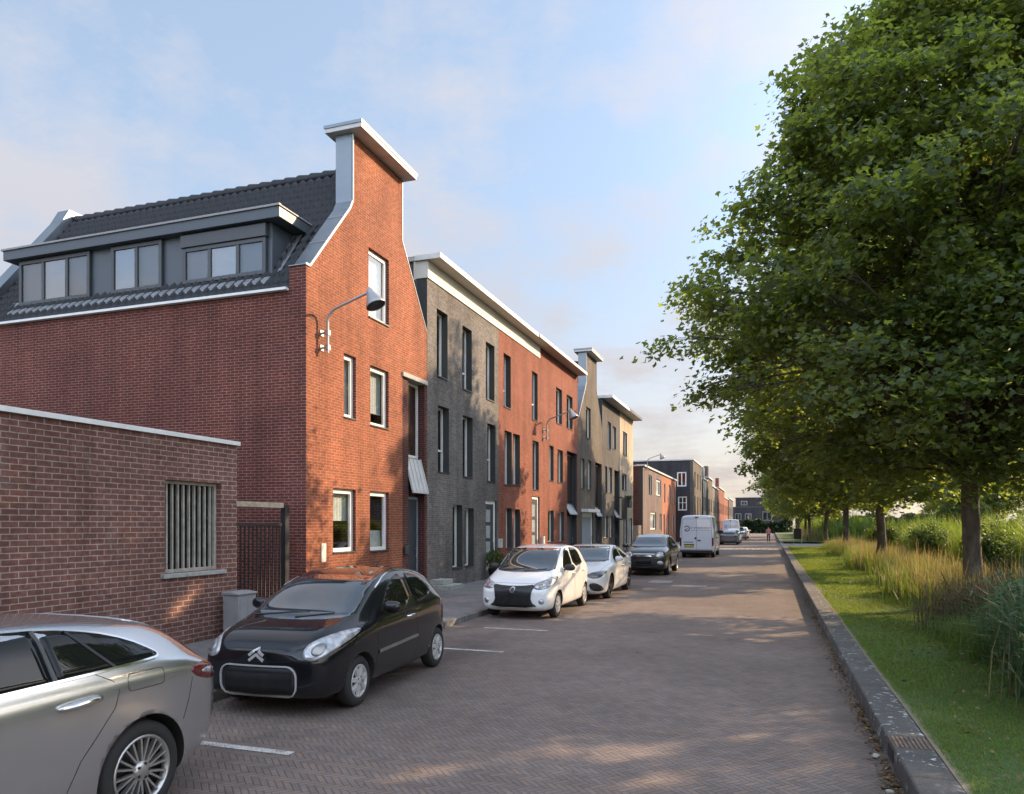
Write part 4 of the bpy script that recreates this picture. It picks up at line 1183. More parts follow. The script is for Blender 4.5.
                for k in range(5):
                    a = 2*math.pi*k/5; mb.lathe([(.011,-.004),(.010,.007),(0,.008)], (0,.048*math.cos(a),.048*math.sin(a)), 'x', 8, 1)
                mb.v = [(xo+sg*q[0], y+q[1], r+q[2]) for q in mb.v]
                mb.build('rim', [M[rim], M['dark']], wh, local=True)
    def mirrors(c, s, z, mat, x=None, size=1.0):
        for sg in (1, -1):
            h, n = c.hit('s', s, z, sg)
            mb = MB(); cx = h + Vector((sg*.13, -.02, .045))
            vs = []; fs = []; nu, nv = 14, 9
            for i in range(nv+1):
                for j in range(nu):
                    t = math.pi*i/nv; a = 2*math.pi*j/nu
                    f = lambda q, e: math.copysign(abs(q)**e, q)
                    px, py, pz = f(math.sin(t)*math.cos(a), .75)*.115, f(math.sin(t)*math.sin(a), .9)*.075, f(math.cos(t), .8)*.072
                    if py > 0: py *= .35
                    vs.append(cx + Vector((px*size, py*size, pz*size)))
            for i in range(nv):
                for j in range(nu): fs.append((i*nu+j, i*nu+(j+1)%nu, (i+1)*nu+(j+1)%nu, (i+1)*nu+j))
            mb.add(vs, fs, 0, True)
            mb.bar(h - Vector((sg*.03,0,.01)), cx - Vector((sg*.06,0,.04)), .07, .035, 1)
            mb.build('wing_mirror', [mat, M['trim']], c.par, local=True)
    def handles(c, spots, mat):
        for sg in (1, -1):
            for s, z in spots:
                h, n = c.hit('s', s, z, sg); mb = MB()
                pts = [h + Vector((sg*.002, d, dz)) + n*o for d, dz, o in ((-.10,0,.0),(-.085,0,.03),(0,.006,.040),(.085,.008,.03),(.10,.008,.0))]
                mb.tube(pts, [.012,.016,.018,.016,.012], 8); mb.v = [tuple(q) for q in mb.v]
                mb.build('door_handle', mat, c.par, local=True)
    def wipers(c, p):
        mb = MB()
        for a, b in p:
            ha, na = c.hit('f', *a); hb, nb = c.hit('f', *b); q = []
            for k in range(6):
                t = k/5; h, n = c.hit('f', a[0]+(b[0]-a[0])*t, a[1]+(b[1]-a[1])*t); q.append(h + n*.018)
            mb.tube(q, [.012]+[.008]*5, 6)
        mb.build('wiper', M['trim'], c.par, local=True)
    def bumper_shadow(c):  # dark box along the underside of the car
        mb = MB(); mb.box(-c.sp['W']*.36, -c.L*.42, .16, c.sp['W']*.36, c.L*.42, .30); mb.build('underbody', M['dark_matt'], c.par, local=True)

SM = dict(L=3.435, W=1.63, r=.283, rr=.185, ax=(.70,3.04), nose=.07, tail=.04, st=[
 (0,.60,.25,.60,.71,.44),(.05,.70,.20,.66,.79,.50),(.2,.765,.17,.72,.875,.56),(.45,.80,.17,.785,.945,.60),(.72,.812,.17,.845,.995,.62),(.95,.815,.17,.885,1.10,.63),
 (1.25,.815,.17,.90,1.275,.62),(1.55,.815,.17,.915,1.40,.60),(1.9,.815,.17,.93,1.455,.585),(2.35,.815,.17,.95,1.475,.575),(2.8,.812,.17,.985,1.44,.565),(3.08,.80,.18,1.0,1.365,.555),
 (3.25,.775,.20,.98,1.2,.55),(3.38,.74,.24,.93,1.03,.55),(3.435,.66,.30,.86,.92,.50)])
def small_black(label, loc):
    c = Car(SM, label, 'car', M['p_black'], loc, R(3.6), name='hatchback', sub=3)
    c.patch('windscreen', M['cg_wind'], 'f', chaikin([(-.66,.99),(-.63,1.07),(-.545,1.36),(-.50,1.395),(.50,1.395),(.545,1.36),(.63,1.07),(.66,.99),(.3,.965),(-.3,.965)], 1))
    c.both('side_window', M['cg'], chaikin([(1.27,.955),(1.50,1.16),(1.80,1.325),(2.0,1.375),(2.17,1.385),(2.14,.975)], 1))
    c.both('quarter_window', M['cg'], chaikin([(2.215,.985),(2.235,1.385),(2.55,1.365),(2.82,1.25),(2.95,1.12),(2.6,1.02)], 1))
    # bright line along the roof edge
    for sg in (1,-1):
        mb = MB(); c.strip(mb, 's', chaikin([(1.40,1.26),(1.5,1.30),(1.75,1.385),(2.1,1.432),(2.6,1.405),(2.95,1.285),(3.1,1.15)], 2, False), .016, sg, off=.006)
        mb.build('roof_strip', M['chrome'], c.par, local=True)
    c.mir('headlight', M['head'], 'f', chaikin([(.49,.70),(.51,.635),(.60,.605),(.71,.66),(.785,.77),(.785,.865),(.72,.875),(.61,.835),(.52,.775)], 2), off=.010, step=.04)
    c.mir('lamp_reflector', M['steel'], 'f', circ(.625,.715,.058,20), off=.014, step=.03)
    # mouth: black opening with bright ring and blanked plate
    ring = rrect(-.44,.44,.24,.555,.11)
    c.patch('grille', M['trim'], 'f', ring, off=.003)
    mb = MB(); c.strip(mb, 'f', ring, .013, off=.022, closed=True); mb.build('grille_ring', M['bright'], c.par, local=True)
    c.patch('number_plate', M['plate_blank'], 'f', [(-.38,.275),(.38,.275),(.38,.48),(-.38,.48)], off=.02)
    # double chevron badge
    mb = MB()
    for z in (.66, .715): c.strip(mb, 'f', [(-.085,z-.055),(0,z+.01),(.085,z-.055)], .028, off=.012, step=.03)
    mb.build('badge', M['bright'], c.par, local=True)
    c.seams([('s',[(1.2,.93),(1.10,.75),(1.06,.35),(1.2,.25),(2.2,.25),(2.28,.5),(2.2,.96)]), ('f',[(-.74,.80),(-.42,.72),(-.36,.60),(.36,.60),(.42,.72),(.74,.80)]), ('s',[(.32,.78),(.7,.88),(1.1,.93)])])
    for sg in (1,-1): mb = MB(); c.strip(mb, 's', [(1.12,.545),(2.26,.575)], .035, sg, off=.012); mb.build('side_moulding', M['steel'], c.par, local=True)
    c.mirrors(1.34, 1.0, M['p_black'], size=1.0); c.handles([(2.02,.86)], M['chrome'])
    c.wipers([((-.5,.975),(.12,1.025)),((.05,.97),(.45,1.01))])
    c.wheels('cap', 'hubcap', .165); c.bumper_shadow()
    mb = MB(); h, n = c.hit('f', .02, 1.36); 
    h2, n2 = c.hit('t', 2.7, 0); mb.tube([h2, h2+Vector((0,.05,.05)), h2+Vector((0,.2,.13))], [.012,.006,.004], 6); mb.build('aerial', M['trim'], c.par, local=True)
    c.patch('rear_light', M['red_light'], 's', chaikin([(3.22,.75),(3.42,.75),(3.38,1.0),(3.2,.95)],1), sg=1); c.patch('rear_light', M['red_light'], 's', chaikin([(3.22,.75),(3.42,.75),(3.38,1.0),(3.2,.95)],1), sg=-1)
    return c

HB = dict(L=3.6, W=1.60, r=.28, rr=.185, ax=(.72,3.145), nose=.07, tail=.03, st=[
 (0,.62,.25,.58,.64,.46),(.05,.71,.19,.64,.72,.52),(.2,.765,.17,.72,.85,.58),(.45,.79,.17,.80,.945,.61),(.75,.797,.17,.875,1.02,.635),(.98,.80,.17,.92,1.10,.65),
 (1.25,.80,.17,.945,1.28,.645),(1.5,.80,.17,.955,1.42,.63),(1.8,.80,.17,.96,1.51,.615),(2.3,.80,.17,.975,1.535,.605),(2.8,.798,.17,.995,1.52,.60),(3.2,.79,.18,1.01,1.46,.59),
 (3.38,.775,.20,1.0,1.33,.58),(3.53,.75,.25,.97,1.10,.57),(3.6,.68,.32,.90,.97,.52)])
def small_white(label, loc, paint='p_white', sub=3, rim='hubcap', simple=False, rz=0, group=None):
    c = Car(HB, label, 'car', M[paint], loc, rz, group, name='hatchback', sub=sub)
    c.patch('windscreen', M['cg_wind'], 'f', chaikin([(-.665,1.0),(-.64,1.1),(-.575,1.42),(-.53,1.455),(.53,1.455),(.575,1.42),(.64,1.1),(.665,1.0),(.3,.965),(-.3,.965)], 1))
    c.both('front_window', M['cg'], chaikin([(1.16,.985),(1.40,1.22),(1.66,1.40),(1.9,1.445),(2.0,1.45),(1.98,1.005)], 1))
    c.both('rear_window', M['cg'], chaikin([(2.05,1.01),(2.07,1.45),(2.5,1.45),(2.78,1.42),(2.92,1.2),(2.88,1.05)], 1))
    if rz: c.patch('tailgate_window', M['cg'], 'r', chaikin([(-.58,1.08),(.58,1.08),(.52,1.40),(-.52,1.40)],1)); c.mir('rear_light', M['red_light'], 'r', [(.60,.75),(.72,.78),(.70,1.05),(.62,1.05)])
    c.mir('headlight', M['head'], 'f', chaikin([(.40,.68),(.52,.635),(.68,.655),(.775,.72),(.78,.86),(.74,.90),(.60,.82),(.43,.745)], 2), off=.008)
    c.mir('lamp_reflector', M['steel'], 'f', circ(.58,.715,.045,18), off=.012, step=.03)
    c.patch('grille', M['trim'], 'f', chaikin([(-.47,.735),(-.40,.615),(-.38,.40),(-.54,.275),(.54,.275),(.38,.40),(.40,.615),(.47,.735),(.2,.70),(-.2,.70)], 1), off=.022, step=.03)
    c.patch('number_plate', M['plate_blank'], 'f', [(-.37,.30),(.37,.30),(.37,.565),(-.37,.565)], off=.034, step=.04)
    c.mir('fog_light', M['head'], 'f', circ(.60,.40,.055), off=.006)
    if not simple:
        mb = MB(); c.strip(mb, 'f', circ(0,.625,.047,20), .014, off=.032, closed=True, step=.02)
        c.strip(mb, 'f', [(.030,.652),(-.010,.655),(-.032,.641),(.030,.612),(.010,.596),(-.030,.599)], .013, off=.033, step=.02)
        mb.build('badge', M['chrome'], c.par, local=True)
        c.seams([('s',[(1.12,.96),(1.04,.7),(1.06,.32),(1.15,.22),(2.0,.22),(2.04,.5),(2.02,1.0)]), ('s',[(2.02,.95),(2.08,.4),(2.25,.22),(2.7,.26),(2.86,.62),(3.0,.8),(2.98,1.05)]), ('f',[(-.73,.87),(-.45,.76),(.45,.76),(.73,.87)]), ('s',[(.32,.84),(.7,.93),(1.1,.98)])], 'seam_white')
        c.wipers([((-.5,.985),(.12,1.03)),((.05,.975),(.5,1.02))])
    c.mirrors(1.26, 1.0, M['trim'], size=1.05); c.handles([(1.90,.88),(2.86,.90)], M[paint])
    c.wheels('cap', rim, .165); c.bumper_shadow()
    return c

PH = dict(L=4.42, W=1.80, r=.325, rr=.245, ax=(.93,3.66), nose=.11, tail=.05, st=[
 (0,.64,.25,.56,.62,.46),(.07,.78,.17,.62,.70,.56),(.25,.85,.14,.70,.79,.62),(.6,.888,.14,.79,.885,.66),(1.0,.90,.14,.86,.955,.69),(1.3,.90,.14,.90,1.02,.70),
 (1.6,.90,.14,.925,1.17,.69),(1.95,.90,.14,.935,1.33,.665),(2.3,.90,.14,.945,1.415,.64),(2.8,.90,.14,.955,1.425,.63),(3.3,.90,.14,.97,1.385,.61),(3.75,.895,.15,.985,1.28,.59),
 (4.05,.87,.18,.985,1.14,.57),(4.3,.82,.24,.94,1.0,.56),(4.42,.70,.32,.87,.91,.52)])
def premium(label, loc, paint='p_white_cool', sub=3, rz=0, group=None, rim='alloy_dark', cat='car', simple=False):
    c = Car(PH, label, cat, M[paint], loc, rz, group, name='hatchback', sub=sub)
    c.patch('windscreen', M['cg_wind'], 'f', chaikin([(-.74,.985),(-.70,1.05),(-.61,1.34),(-.56,1.365),(.56,1.365),(.61,1.34),(.70,1.05),(.74,.985),(.3,.955),(-.3,.955)], 1))
    c.both('front_window', M['cg'], chaikin([(1.52,.985),(1.85,1.18),(2.15,1.31),(2.5,1.355),(2.6,1.355),(2.58,.995)], 1))
    c.both('rear_window', M['cg'], chaikin([(2.65,.995),(2.66,1.355),(3.1,1.34),(3.45,1.26),(3.62,1.13),(3.5,1.03)], 1))
    c.mir('headlight', M['head_dark'], 'f', chaikin([(.40,.655),(.55,.575),(.76,.60),(.84,.69),(.865,.78),(.68,.765),(.48,.715)], 1), off=.006, step=.04)
    c.patch('grille', M['trim'], 'f', chaikin([(-.46,.62),(-.40,.46),(-.25,.42),(.25,.42),(.40,.46),(.46,.62),(.3,.655),(-.3,.655)], 1), off=.004)
    c.mir('bumper_vent', M['trim'], 'f', chaikin([(.47,.45),(.54,.27),(.80,.25),(.83,.36),(.66,.48)], 1), off=.006, step=.04)
    c.patch('lower_intake', M['trim'], 'f', chaikin([(-.50,.17),(.50,.17),(.40,.34),(-.40,.34)], 1), off=.004)
    if not simple:
        mb = MB(); c.strip(mb, 'f', [(-.42,.545),(.42,.545)], .022, off=.014); c.strip(mb, 'f', circ(0,.545,.085,24), .016, off=.016, closed=True, step=.02)
        for k in range(3):
            a = R(90+120*k); c.strip(mb, 'f', [(0,.545),(.08*math.cos(a),.545+.08*math.sin(a))], .014, off=.017, step=.03)
        mb.build('badge', M['chrome'], c.par, local=True)
        c.patch('number_plate', M['plate_blank'], 'f', [(-.3,.20),(.3,.20),(.3,.32),(-.3,.32)], off=.016)
        c.seams([('s',[(1.45,.96),(1.38,.7),(1.40,.32),(1.5,.22),(2.56,.22),(2.6,.5),(2.62,.98)]), ('s',[(2.62,.96),(2.68,.4),(2.75,.22),(3.2,.24),(3.36,.62),(3.62,.86),(3.66,1.02)]), ('s',[(.35,.78),(.8,.88),(1.4,.96)])], 'seam_white' if 'white' in paint else 'seam')
    if rz: c.patch('tailgate_window', M['cg'], 'r', chaikin([(-.62,1.03),(.62,1.03),(.54,1.24),(-.54,1.24)],1)); c.mir('rear_light', M['red_light'], 'r', [(.42,.80),(.78,.80),(.78,.92),(.42,.92)])
    c.mirrors(1.66, 1.0, M['p_white_cool'] if 'white' in paint else M['trim'], size=.95); c.handles([(2.44,.82),(3.4,.86)], M[paint])
    c.wheels('five', rim, .21); c.bumper_shadow()
    return c

CR = dict(L=4.27, W=1.80, r=.345, rr=.235, ax=(.88,3.45), nose=.09, tail=.04, st=[
 (0,.66,.30,.72,.79,.50),(.05,.77,.24,.79,.87,.58),(.2,.84,.22,.87,.97,.64),(.5,.885,.22,.94,1.05,.68),(.85,.90,.22,.985,1.10,.70),(1.1,.90,.22,1.01,1.17,.71),
 (1.4,.90,.22,1.025,1.34,.695),(1.7,.90,.22,1.035,1.48,.67),(2.0,.90,.22,1.045,1.575,.655),(2.5,.90,.22,1.055,1.60,.645),(3.1,.90,.22,1.075,1.585,.64),(3.6,.89,.23,1.10,1.50,.62),
 (3.9,.87,.26,1.10,1.33,.60),(4.15,.83,.30,1.06,1.13,.58),(4.27,.74,.38,.97,1.02,.54)])
def crossover(label, loc, paint='p_dark', sub=3, rz=0, group=None, simple=False):
    c = Car(CR, label, 'car', M[paint], loc, rz, group, name='crossover', sub=sub)
    c.patch('windscreen', M['cg_wind'], 'f', chaikin([(-.73,1.10),(-.70,1.18),(-.62,1.50),(-.57,1.53),(.57,1.53),(.62,1.50),(.70,1.18),(.73,1.10),(.3,1.07),(-.3,1.07)], 1))
    c.both('front_window', M['cg'], chaikin([(1.3,1.07),(1.6,1.30),(1.88,1.47),(2.2,1.52),(2.3,1.52),(2.28,1.09)], 1))
    c.both('rear_window', M['cg'], chaikin([(2.35,1.09),(2.36,1.52),(2.9,1.515),(3.3,1.44),(3.48,1.25),(3.4,1.15)], 1))
    c.mir('headlight', M['head'], 'f', circ(.60,.80,.12,18,1.25), off=.008)
    c.mir('fog_light', M['head'], 'f', circ(.62,.50,.08,16,1.5), off=.008)
    mb = MB(); c.strip(mb, 'f', [(-.30,.77),(.30,.77)], .045, off=.012); c.strip(mb, 'f', [(-.42,.835),(.42,.835)], .02, off=.01); mb.build('grille_bar', M['chrome'], c.par, local=True)
    c.patch('grille', M['trim'], 'f', chaikin([(-.55,.38),(.55,.38),(.46,.62),(-.46,.62)], 1), off=.004)
    c.patch('number_plate', M['plate_blank'], 'f', [(-.3,.46),(.3,.46),(.3,.60),(-.3,.60)], off=.016)
    if rz: c.patch('tailgate_window', M['cg'], 'r', chaikin([(-.62,1.18),(.62,1.18),(.54,1.44),(-.54,1.44)],1)); c.mir('rear_light', M['red_light'], 'r', [(.60,.88),(.8,.88),(.8,1.05),(.60,1.05)])
    mb = MB()
    for sg in (1,-1):
        for ax in c.sp['ax']:
            pts = [(ax+.415*math.cos(R(t)), .345+.415*math.sin(R(t))) for t in range(-12, 193, 12)]
            c.strip(mb, 's', pts, .05, sg, off=.012)
    mb.build('arch_trim', M['trim'], c.par, local=True)
    if not simple: c.seams([('s',[(1.25,1.04),(1.2,.7),(1.25,.36),(2.3,.33),(2.33,.7),(2.32,1.06)]), ('s',[(2.33,1.0),(2.4,.36),(2.95,.36),(3.2,.8),(3.4,1.1)])])
    c.mirrors(1.42, 1.08, M[paint], size=1.15); c.handles([(2.16,.93),(3.14,.96)], M[paint])
    c.wheels('five', 'alloy', .21); c.bumper_shadow()
    return c

VN = dict(L=5.9, W=2.0, r=.345, rr=.21, ax=(1.0,4.6), nose=.14, tail=.005, st=[
 (0,.72,.34,.85,.92,.5),(.08,.86,.26,.95,1.04,.62),(.35,.94,.23,1.08,1.2,.72),(.8,.985,.23,1.2,1.38,.80),(1.15,.99,.23,1.28,1.62,.84),(1.5,.99,.23,1.34,2.0,.86),
 (1.9,.99,.23,1.4,2.42,.85),(2.2,.99,.23,1.5,2.52,.85),(2.6,.99,.23,1.6,2.55,.86),(4,.99,.23,1.7,2.56,.87),(5.3,.985,.25,1.7,2.55,.87),(5.82,.98,.3,1.7,2.53,.865),(5.885,.965,.34,1.68,2.50,.855),(5.9,.94,.38,1.66,2.46,.84)])
def van(label, loc, rz=0, sub=3, rear=True, group=None):
    c = Car(VN, label, 'van', M['p_van'], loc, rz, group, name='delivery_van', sub=sub)
    c.patch('windscreen', M['cg_wind'], 'f', chaikin([(-.82,1.45),(-.74,2.15),(.74,2.15),(.82,1.45)], 1))
    c.both('cab_window', M['cg'], chaikin([(1.25,1.42),(1.6,1.85),(1.9,2.08),(2.35,2.08),(2.35,1.42)], 1))
    c.mir('headlight', M['head'], 'f', chaikin([(.55,.85),(.85,.9),(.88,1.1),(.62,1.05)], 1))
    c.patch('grille', M['trim'], 'f', rrect(-.45,.45,.65,.95,.08))
    # rear doors: gap, handle, lamps, plate, bumper
    c.seams([('r',[(0,.42),(0,2.42)]), ('r',[(-.80,2.30),(-.86,1.6),(-.88,.5),(.88,.5),(.86,1.6),(.80,2.30),(-.80,2.30)])], 'seam_white', w=.015)
    c.mir('rear_light', M['red_light'], 'r', [(.885,.68),(.955,.68),(.955,1.2),(.885,1.2)], off=.02)
    c.patch('number_plate', M['plate_yellow'], 'r', [(.70,.62),(.16,.62),(.16,.74),(.70,.74)], off=.012)
    c.patch('plate_recess', M['trim'], 'r', [(.72,.745),(.14,.745),(.14,.82),(.72,.82)], off=.006)
    c.patch('door_handle', M['trim'], 'r', [(-.05,1.02),(-.25,1.02),(-.25,1.07),(-.05,1.07)], off=.03)
    c.patch('lock_cover', M['trim'], 'r', circ(.06,1.17,.06,12), off=.015)
    c.patch('brake_light', M['trim'], 'r', [(-.10,2.36),(.10,2.36),(.10,2.43),(-.10,2.43)], off=.02)
    mb = MB(); mb.box(-.93, c.L/2-.06, .32, .93, c.L/2+.10, .47); mb.build('bumper', M['trim'], c.par, local=True, bevel=.03)
    # ring mark and the two-tone line of lettering on the doors, too small to read
    mb = MB(); arc = [(.56-.15*math.cos(R(t)), 1.73+.15*math.sin(R(t))) for t in range(-150, 151, 20)]
    c.strip(mb, 'r', arc, .05, off=.006, step=.03); c.strip(mb, 'r', [(.66,1.70),(.58,1.66),(.52,1.76)], .035, off=.006)
    mb.build('logo', M['logo_dark'], c.par, local=True)
    mb = MB(); x = -.34
    rng = random.Random(3)
    while x < .82:
        w = rng.uniform(.028,.05); h = rng.choice((.06,.06,.09)); m = 0 if x < .28 else 1
        k = rng.randrange(3)
        if k == 0:
            for ln in ([(x,1.74),(x,1.74+h)], [(x,1.74),(x+w,1.74)], [(x+w,1.74),(x+w,1.80)]): c.strip(mb, 'r', [(-a_, b_) for a_, b_ in ln], .014, off=.006, m=m)
        elif k == 1: c.strip(mb, 'r', circ(-(x+w/2),1.77,.026,8), .014, off=.006, closed=True, m=m, step=.03)
        else: c.strip(mb, 'r', [(-x,1.74),(-x,1.80)], .014, off=.006, m=m); c.strip(mb, 'r', [(-x,1.80),(-x-w,1.795)], .014, off=.006, m=m)
        x += w + .028
        if rng.random() < .12: x += .05
    c.strip(mb, 'r', [(.34,1.63),(-.10,1.63)], .016, off=.006); c.strip(mb, 'r', [(-.16,1.63),(-.80,1.63)], .016, off=.006, m=1)
    c.strip(mb, 'r', [(.74,.93),(.2,.93)], .04, off=.006)
    mb.build('lettering', [M['logo_dark'], M['logo_red']], c.par, local=True)
    c.mirrors(1.55, 1.45, M['trim'], size=1.7); c.wheels('plain', 'hubcap', .22); c.bumper_shadow()
    return c
M['logo_dark'] = plain('dark_lettering', (.05,.05,.09), .5)
M['logo_red'] = plain('red_lettering', (.35,.05,.06), .5)

WG = dict(L=4.69, W=1.83, r=.333, rr=.24, ax=(.96,3.81), nose=.11, tail=.07, st=[
 (0,.64,.25,.56,.62,.46),(.07,.78,.17,.62,.70,.56),(.25,.86,.14,.70,.79,.62),(.6,.90,.14,.79,.885,.66),(1.0,.912,.14,.87,.965,.69),(1.35,.915,.14,.93,1.05,.70),
 (1.7,.915,.14,.965,1.20,.69),(2.05,.915,.14,.975,1.335,.70),(2.4,.915,.14,.985,1.395,.69),(2.9,.915,.14,.995,1.405,.685),(3.35,.917,.14,1.005,1.392,.68),(3.7,.917,.15,1.015,1.365,.665),
 (4.0,.91,.16,1.02,1.335,.615),(4.2,.893,.18,1.01,1.275,.60),(4.34,.872,.22,.99,1.185,.60),(4.50,.835,.28,.955,1.06,.60),(4.62,.775,.37,.90,.965,.58),(4.69,.66,.46,.83,.88,.52)])
def silver_wagon(label, loc):
    c = Car(WG, label, 'car', M['p_silver'], loc, name='estate_car', sub=3)
    c.patch('windscreen', M['cg_wind'], 'f', chaikin([(-.74,1.0),(-.70,1.06),(-.61,1.36),(.61,1.36),(.70,1.06),(.74,1.0)], 1))
    top = [(1.62,1.045),(1.9,1.20),(2.2,1.315),(2.55,1.358),(2.9,1.362),(3.25,1.345),(3.55,1.295),(3.8,1.215),(3.97,1.115),(3.985,1.085)]
    bot = [(3.93,1.07),(3.5,1.06),(3.0,1.05),(2.4,1.04),(1.65,1.025)]
    dlo = top + bot
    def clip(a, b):
        T = [p for p in chaikin(top,1,False) if a <= p[0] <= b]; Bt = [p for p in chaikin(bot,1,False) if a <= p[0] <= b]
        def at(seq, x):
            for p, q in zip(seq, seq[1:]):
                if min(p[0],q[0]) <= x <= max(p[0],q[0]) and p[0] != q[0]: return p[1]+(q[1]-p[1])*(x-p[0])/(q[0]-p[0])
        out = list(T)
        t = at(top, b); u = at(bot, b)
        if t and u and abs(t-u) > .02: out += [(b, t), (b, u)]
        out += Bt
        t = at(top, a); u = at(bot, a)
        if t and u and abs(t-u) > .02: out += [(a, u), (a, t)]
        r = []
        for p in out:
            if not r or math.hypot(p[0]-r[-1][0], p[1]-r[-1][1]) > .004: r.append(p)
        return r
    for a, b, nm in ((1.5,2.30,'front_window'),(2.34,3.15,'rear_window')):
        c.both(nm, M['cg'], clip(a, b), step=.05)
    # quarter glass split by a slanting bar
    q = clip(3.185, 4.0); c.both('quarter_window', M['cg'], q, step=.05)
    for sg in (1,-1):
        mb = MB(); c.strip(mb, 's', [(3.37,1.318),(3.60,1.065)], .02, sg, off=.009); mb.build('window_bar', M['trim'], c.par, local=True)
    mb = MB()
    for sg in (1,-1):
        mb = MB(); c.strip(mb, 's', chaikin(dlo,1), .016, sg, off=.011, closed=True, step=.04); mb.build('window_trim', M['chrome'], c.par, local=True)
        mb = MB(); c.strip(mb, 's', [(3.165,1.345),(3.17,1.055)], .026, sg, off=.006); mb.build('pillar_trim', M['anthracite'], c.par, local=True)
    # door and flap gaps
    c.seams([('s', chaikin([(3.98,1.0),(3.96,.93),(3.55,.93),(3.50,.80)],0,False)[:0] or [(3.44,1.05),(3.55,.99),(3.585,.92),(3.55,.82),(3.44,.70),(3.30,.55),(3.22,.40),(3.18,.25)]),
             ('s', [(2.32,1.03),(2.32,.7),(2.25,.25)]), ('s', [(2.25,.25),(3.18,.25)]),
             ('s', chaikin(rrect(3.66,3.97,.90,1.01,.03),0)+[rrect(3.66,3.97,.90,1.01,.03)[0]]),
             ('s', [(4.16,.60),(4.22,.74),(4.26,.88)])], w=.0045)
    for sg in (1,-1):
        h, n = c.hit('s', 3.30, .905, sg); mb = MB()
        mb.tube([h+Vector((0,d,dz))+n*o for d, dz, o in ((-.15,-.004,.002),(-.13,-.003,.026),(-.05,0,.040),(.06,.006,.040),(.12,.010,.026),(.135,.011,.002))], [.010,.018,.023,.023,.018,.010], 10)
        mb.build('door_handle', M['chrome'], c.par, local=True)
    # tail lamps wrap the corner
    tl = chaikin([(4.24,.955),(4.28,.89),(4.44,.83),(4.58,.82),(4.60,.87),(4.55,.93),(4.42,.975)], 2)
    c.both('rear_light', M['red_light'], tl, off=.005, step=.03)
    c.both('indicator_lens', M['head'], chaikin([(4.34,.905),(4.50,.865),(4.58,.88),(4.50,.925)], 1), off=.008, step=.03)
    c.mir('rear_light', M['red_light'], 'r', [(.36,.80),(.64,.79),(.66,.88),(.38,.89)], off=.006)
    c.patch('tailgate_window', M['cg'], 'r', chaikin([(-.58,1.02),(.58,1.02),(.50,1.25),(-.50,1.25)],1), off=.004)
    c.patch('spoiler', M['p_silver'], 't', [(4.0,-.50),(4.27,-.53),(4.27,.53),(4.0,.50)], off=.007, deep=.02)
    c.patch('bumper_insert', M['trim'], 'r', [(-.55,.36),(.55,.36),(.50,.46),(-.50,.46)], off=.006)
    c.both('sill_trim', M['trim'], [(1.35,.175),(3.25,.175),(3.25,.21),(1.35,.21)], off=.004)
    c.mirrors(1.8, 1.04, M['p_silver'])
    c.wheels('multi', 'alloy', .22); c.bumper_shadow()
    return c

silver_wagon('silver estate car with a chrome window line, cut off by the lower corner', (-4.88, 4.80-2.345, 0))
black_hatch = small_black('black three-door hatchback with a chrome ringed grille and chevron badge', (-5.10, 6.40+1.72, 0))
black_hatch.par.scale = (1, 1, .982)
small_white('small plain white hatchback with a large blank black plate', (-5.05, 14.62+1.8, 0))
premium('low white hatchback with dark wheels, parked between the small white hatchback and the dark crossover', (-4.92, 18.85+2.21, 0))
crossover('dark blue-grey crossover with round headlights parked in front of the white van', (-4.6, 28.75+2.13, 0))
van('tall white delivery van seen from behind with a ring logo and red lettering', (-4.08, 44.8+2.95, 0), rz=math.pi)
premium('dark grey hatchback, first car in the far row beyond the side street', (-3.75, 76.5, 0), 'p_grey', 1, math.pi, 'cars parked far along the kerb', simple=True)
small_white('white small car directly behind the dark grey hatchback in the far row', (-3.65, 83, 0), 'p_white', 1, simple=True, rz=math.pi, group='cars parked far along the kerb')
v2 = van('white van with windowless sides in the far row of parked cars', (-4.3, 92, 0), rz=math.pi, sub=1, group='cars parked far along the kerb')
small_white('silver grey small car in front of the far white van', (-3.6, 100.5, 0), 'p_silver', 1, simple=True, rz=math.pi, group='cars parked far along the kerb')
crossover('white crossover, farthest of the parked cars', (-3.6, 108, 0), 'p_white', 1, math.pi, 'cars parked far along the kerb', True)
# ------------------------------------------------------------------ trees
M['bark'] = None
def bark():
    m, nt, b = new_mat('plane_bark'); p = nt.pos()
    mp = nt.new('ShaderNodeMapping'); mp.inputs['Scale'].default_value = (1,1,.3); nt.l.new(p, mp.inputs[0])
    n = nt.noise(mp.outputs[0], 9, 6, .65); v = nt.noise(p, 3, 4)
    col = nt.mix(nt.mapr(n, .35, .65, 0, 1), (.055,.042,.032), (.12,.098,.075))
    col = nt.mix(nt.mapr(v, .55, .68, 0, .6), col, (.19,.18,.13))
    nt.l.new(col, b.inputs['Base Color']); b.inputs['Roughness'].default_value = .9
    nt.l.new(nt.bump(n, .9, .03), b.inputs['Normal']); return m
M['bark'] = bark()
M['leaf'] = leafy('plane_leaf', (.056,.085,.042), (.090,.124,.056), (.135,.150,.066), trans=(.44,.54,.07), tw=.47, rough=.42, spec=.35)

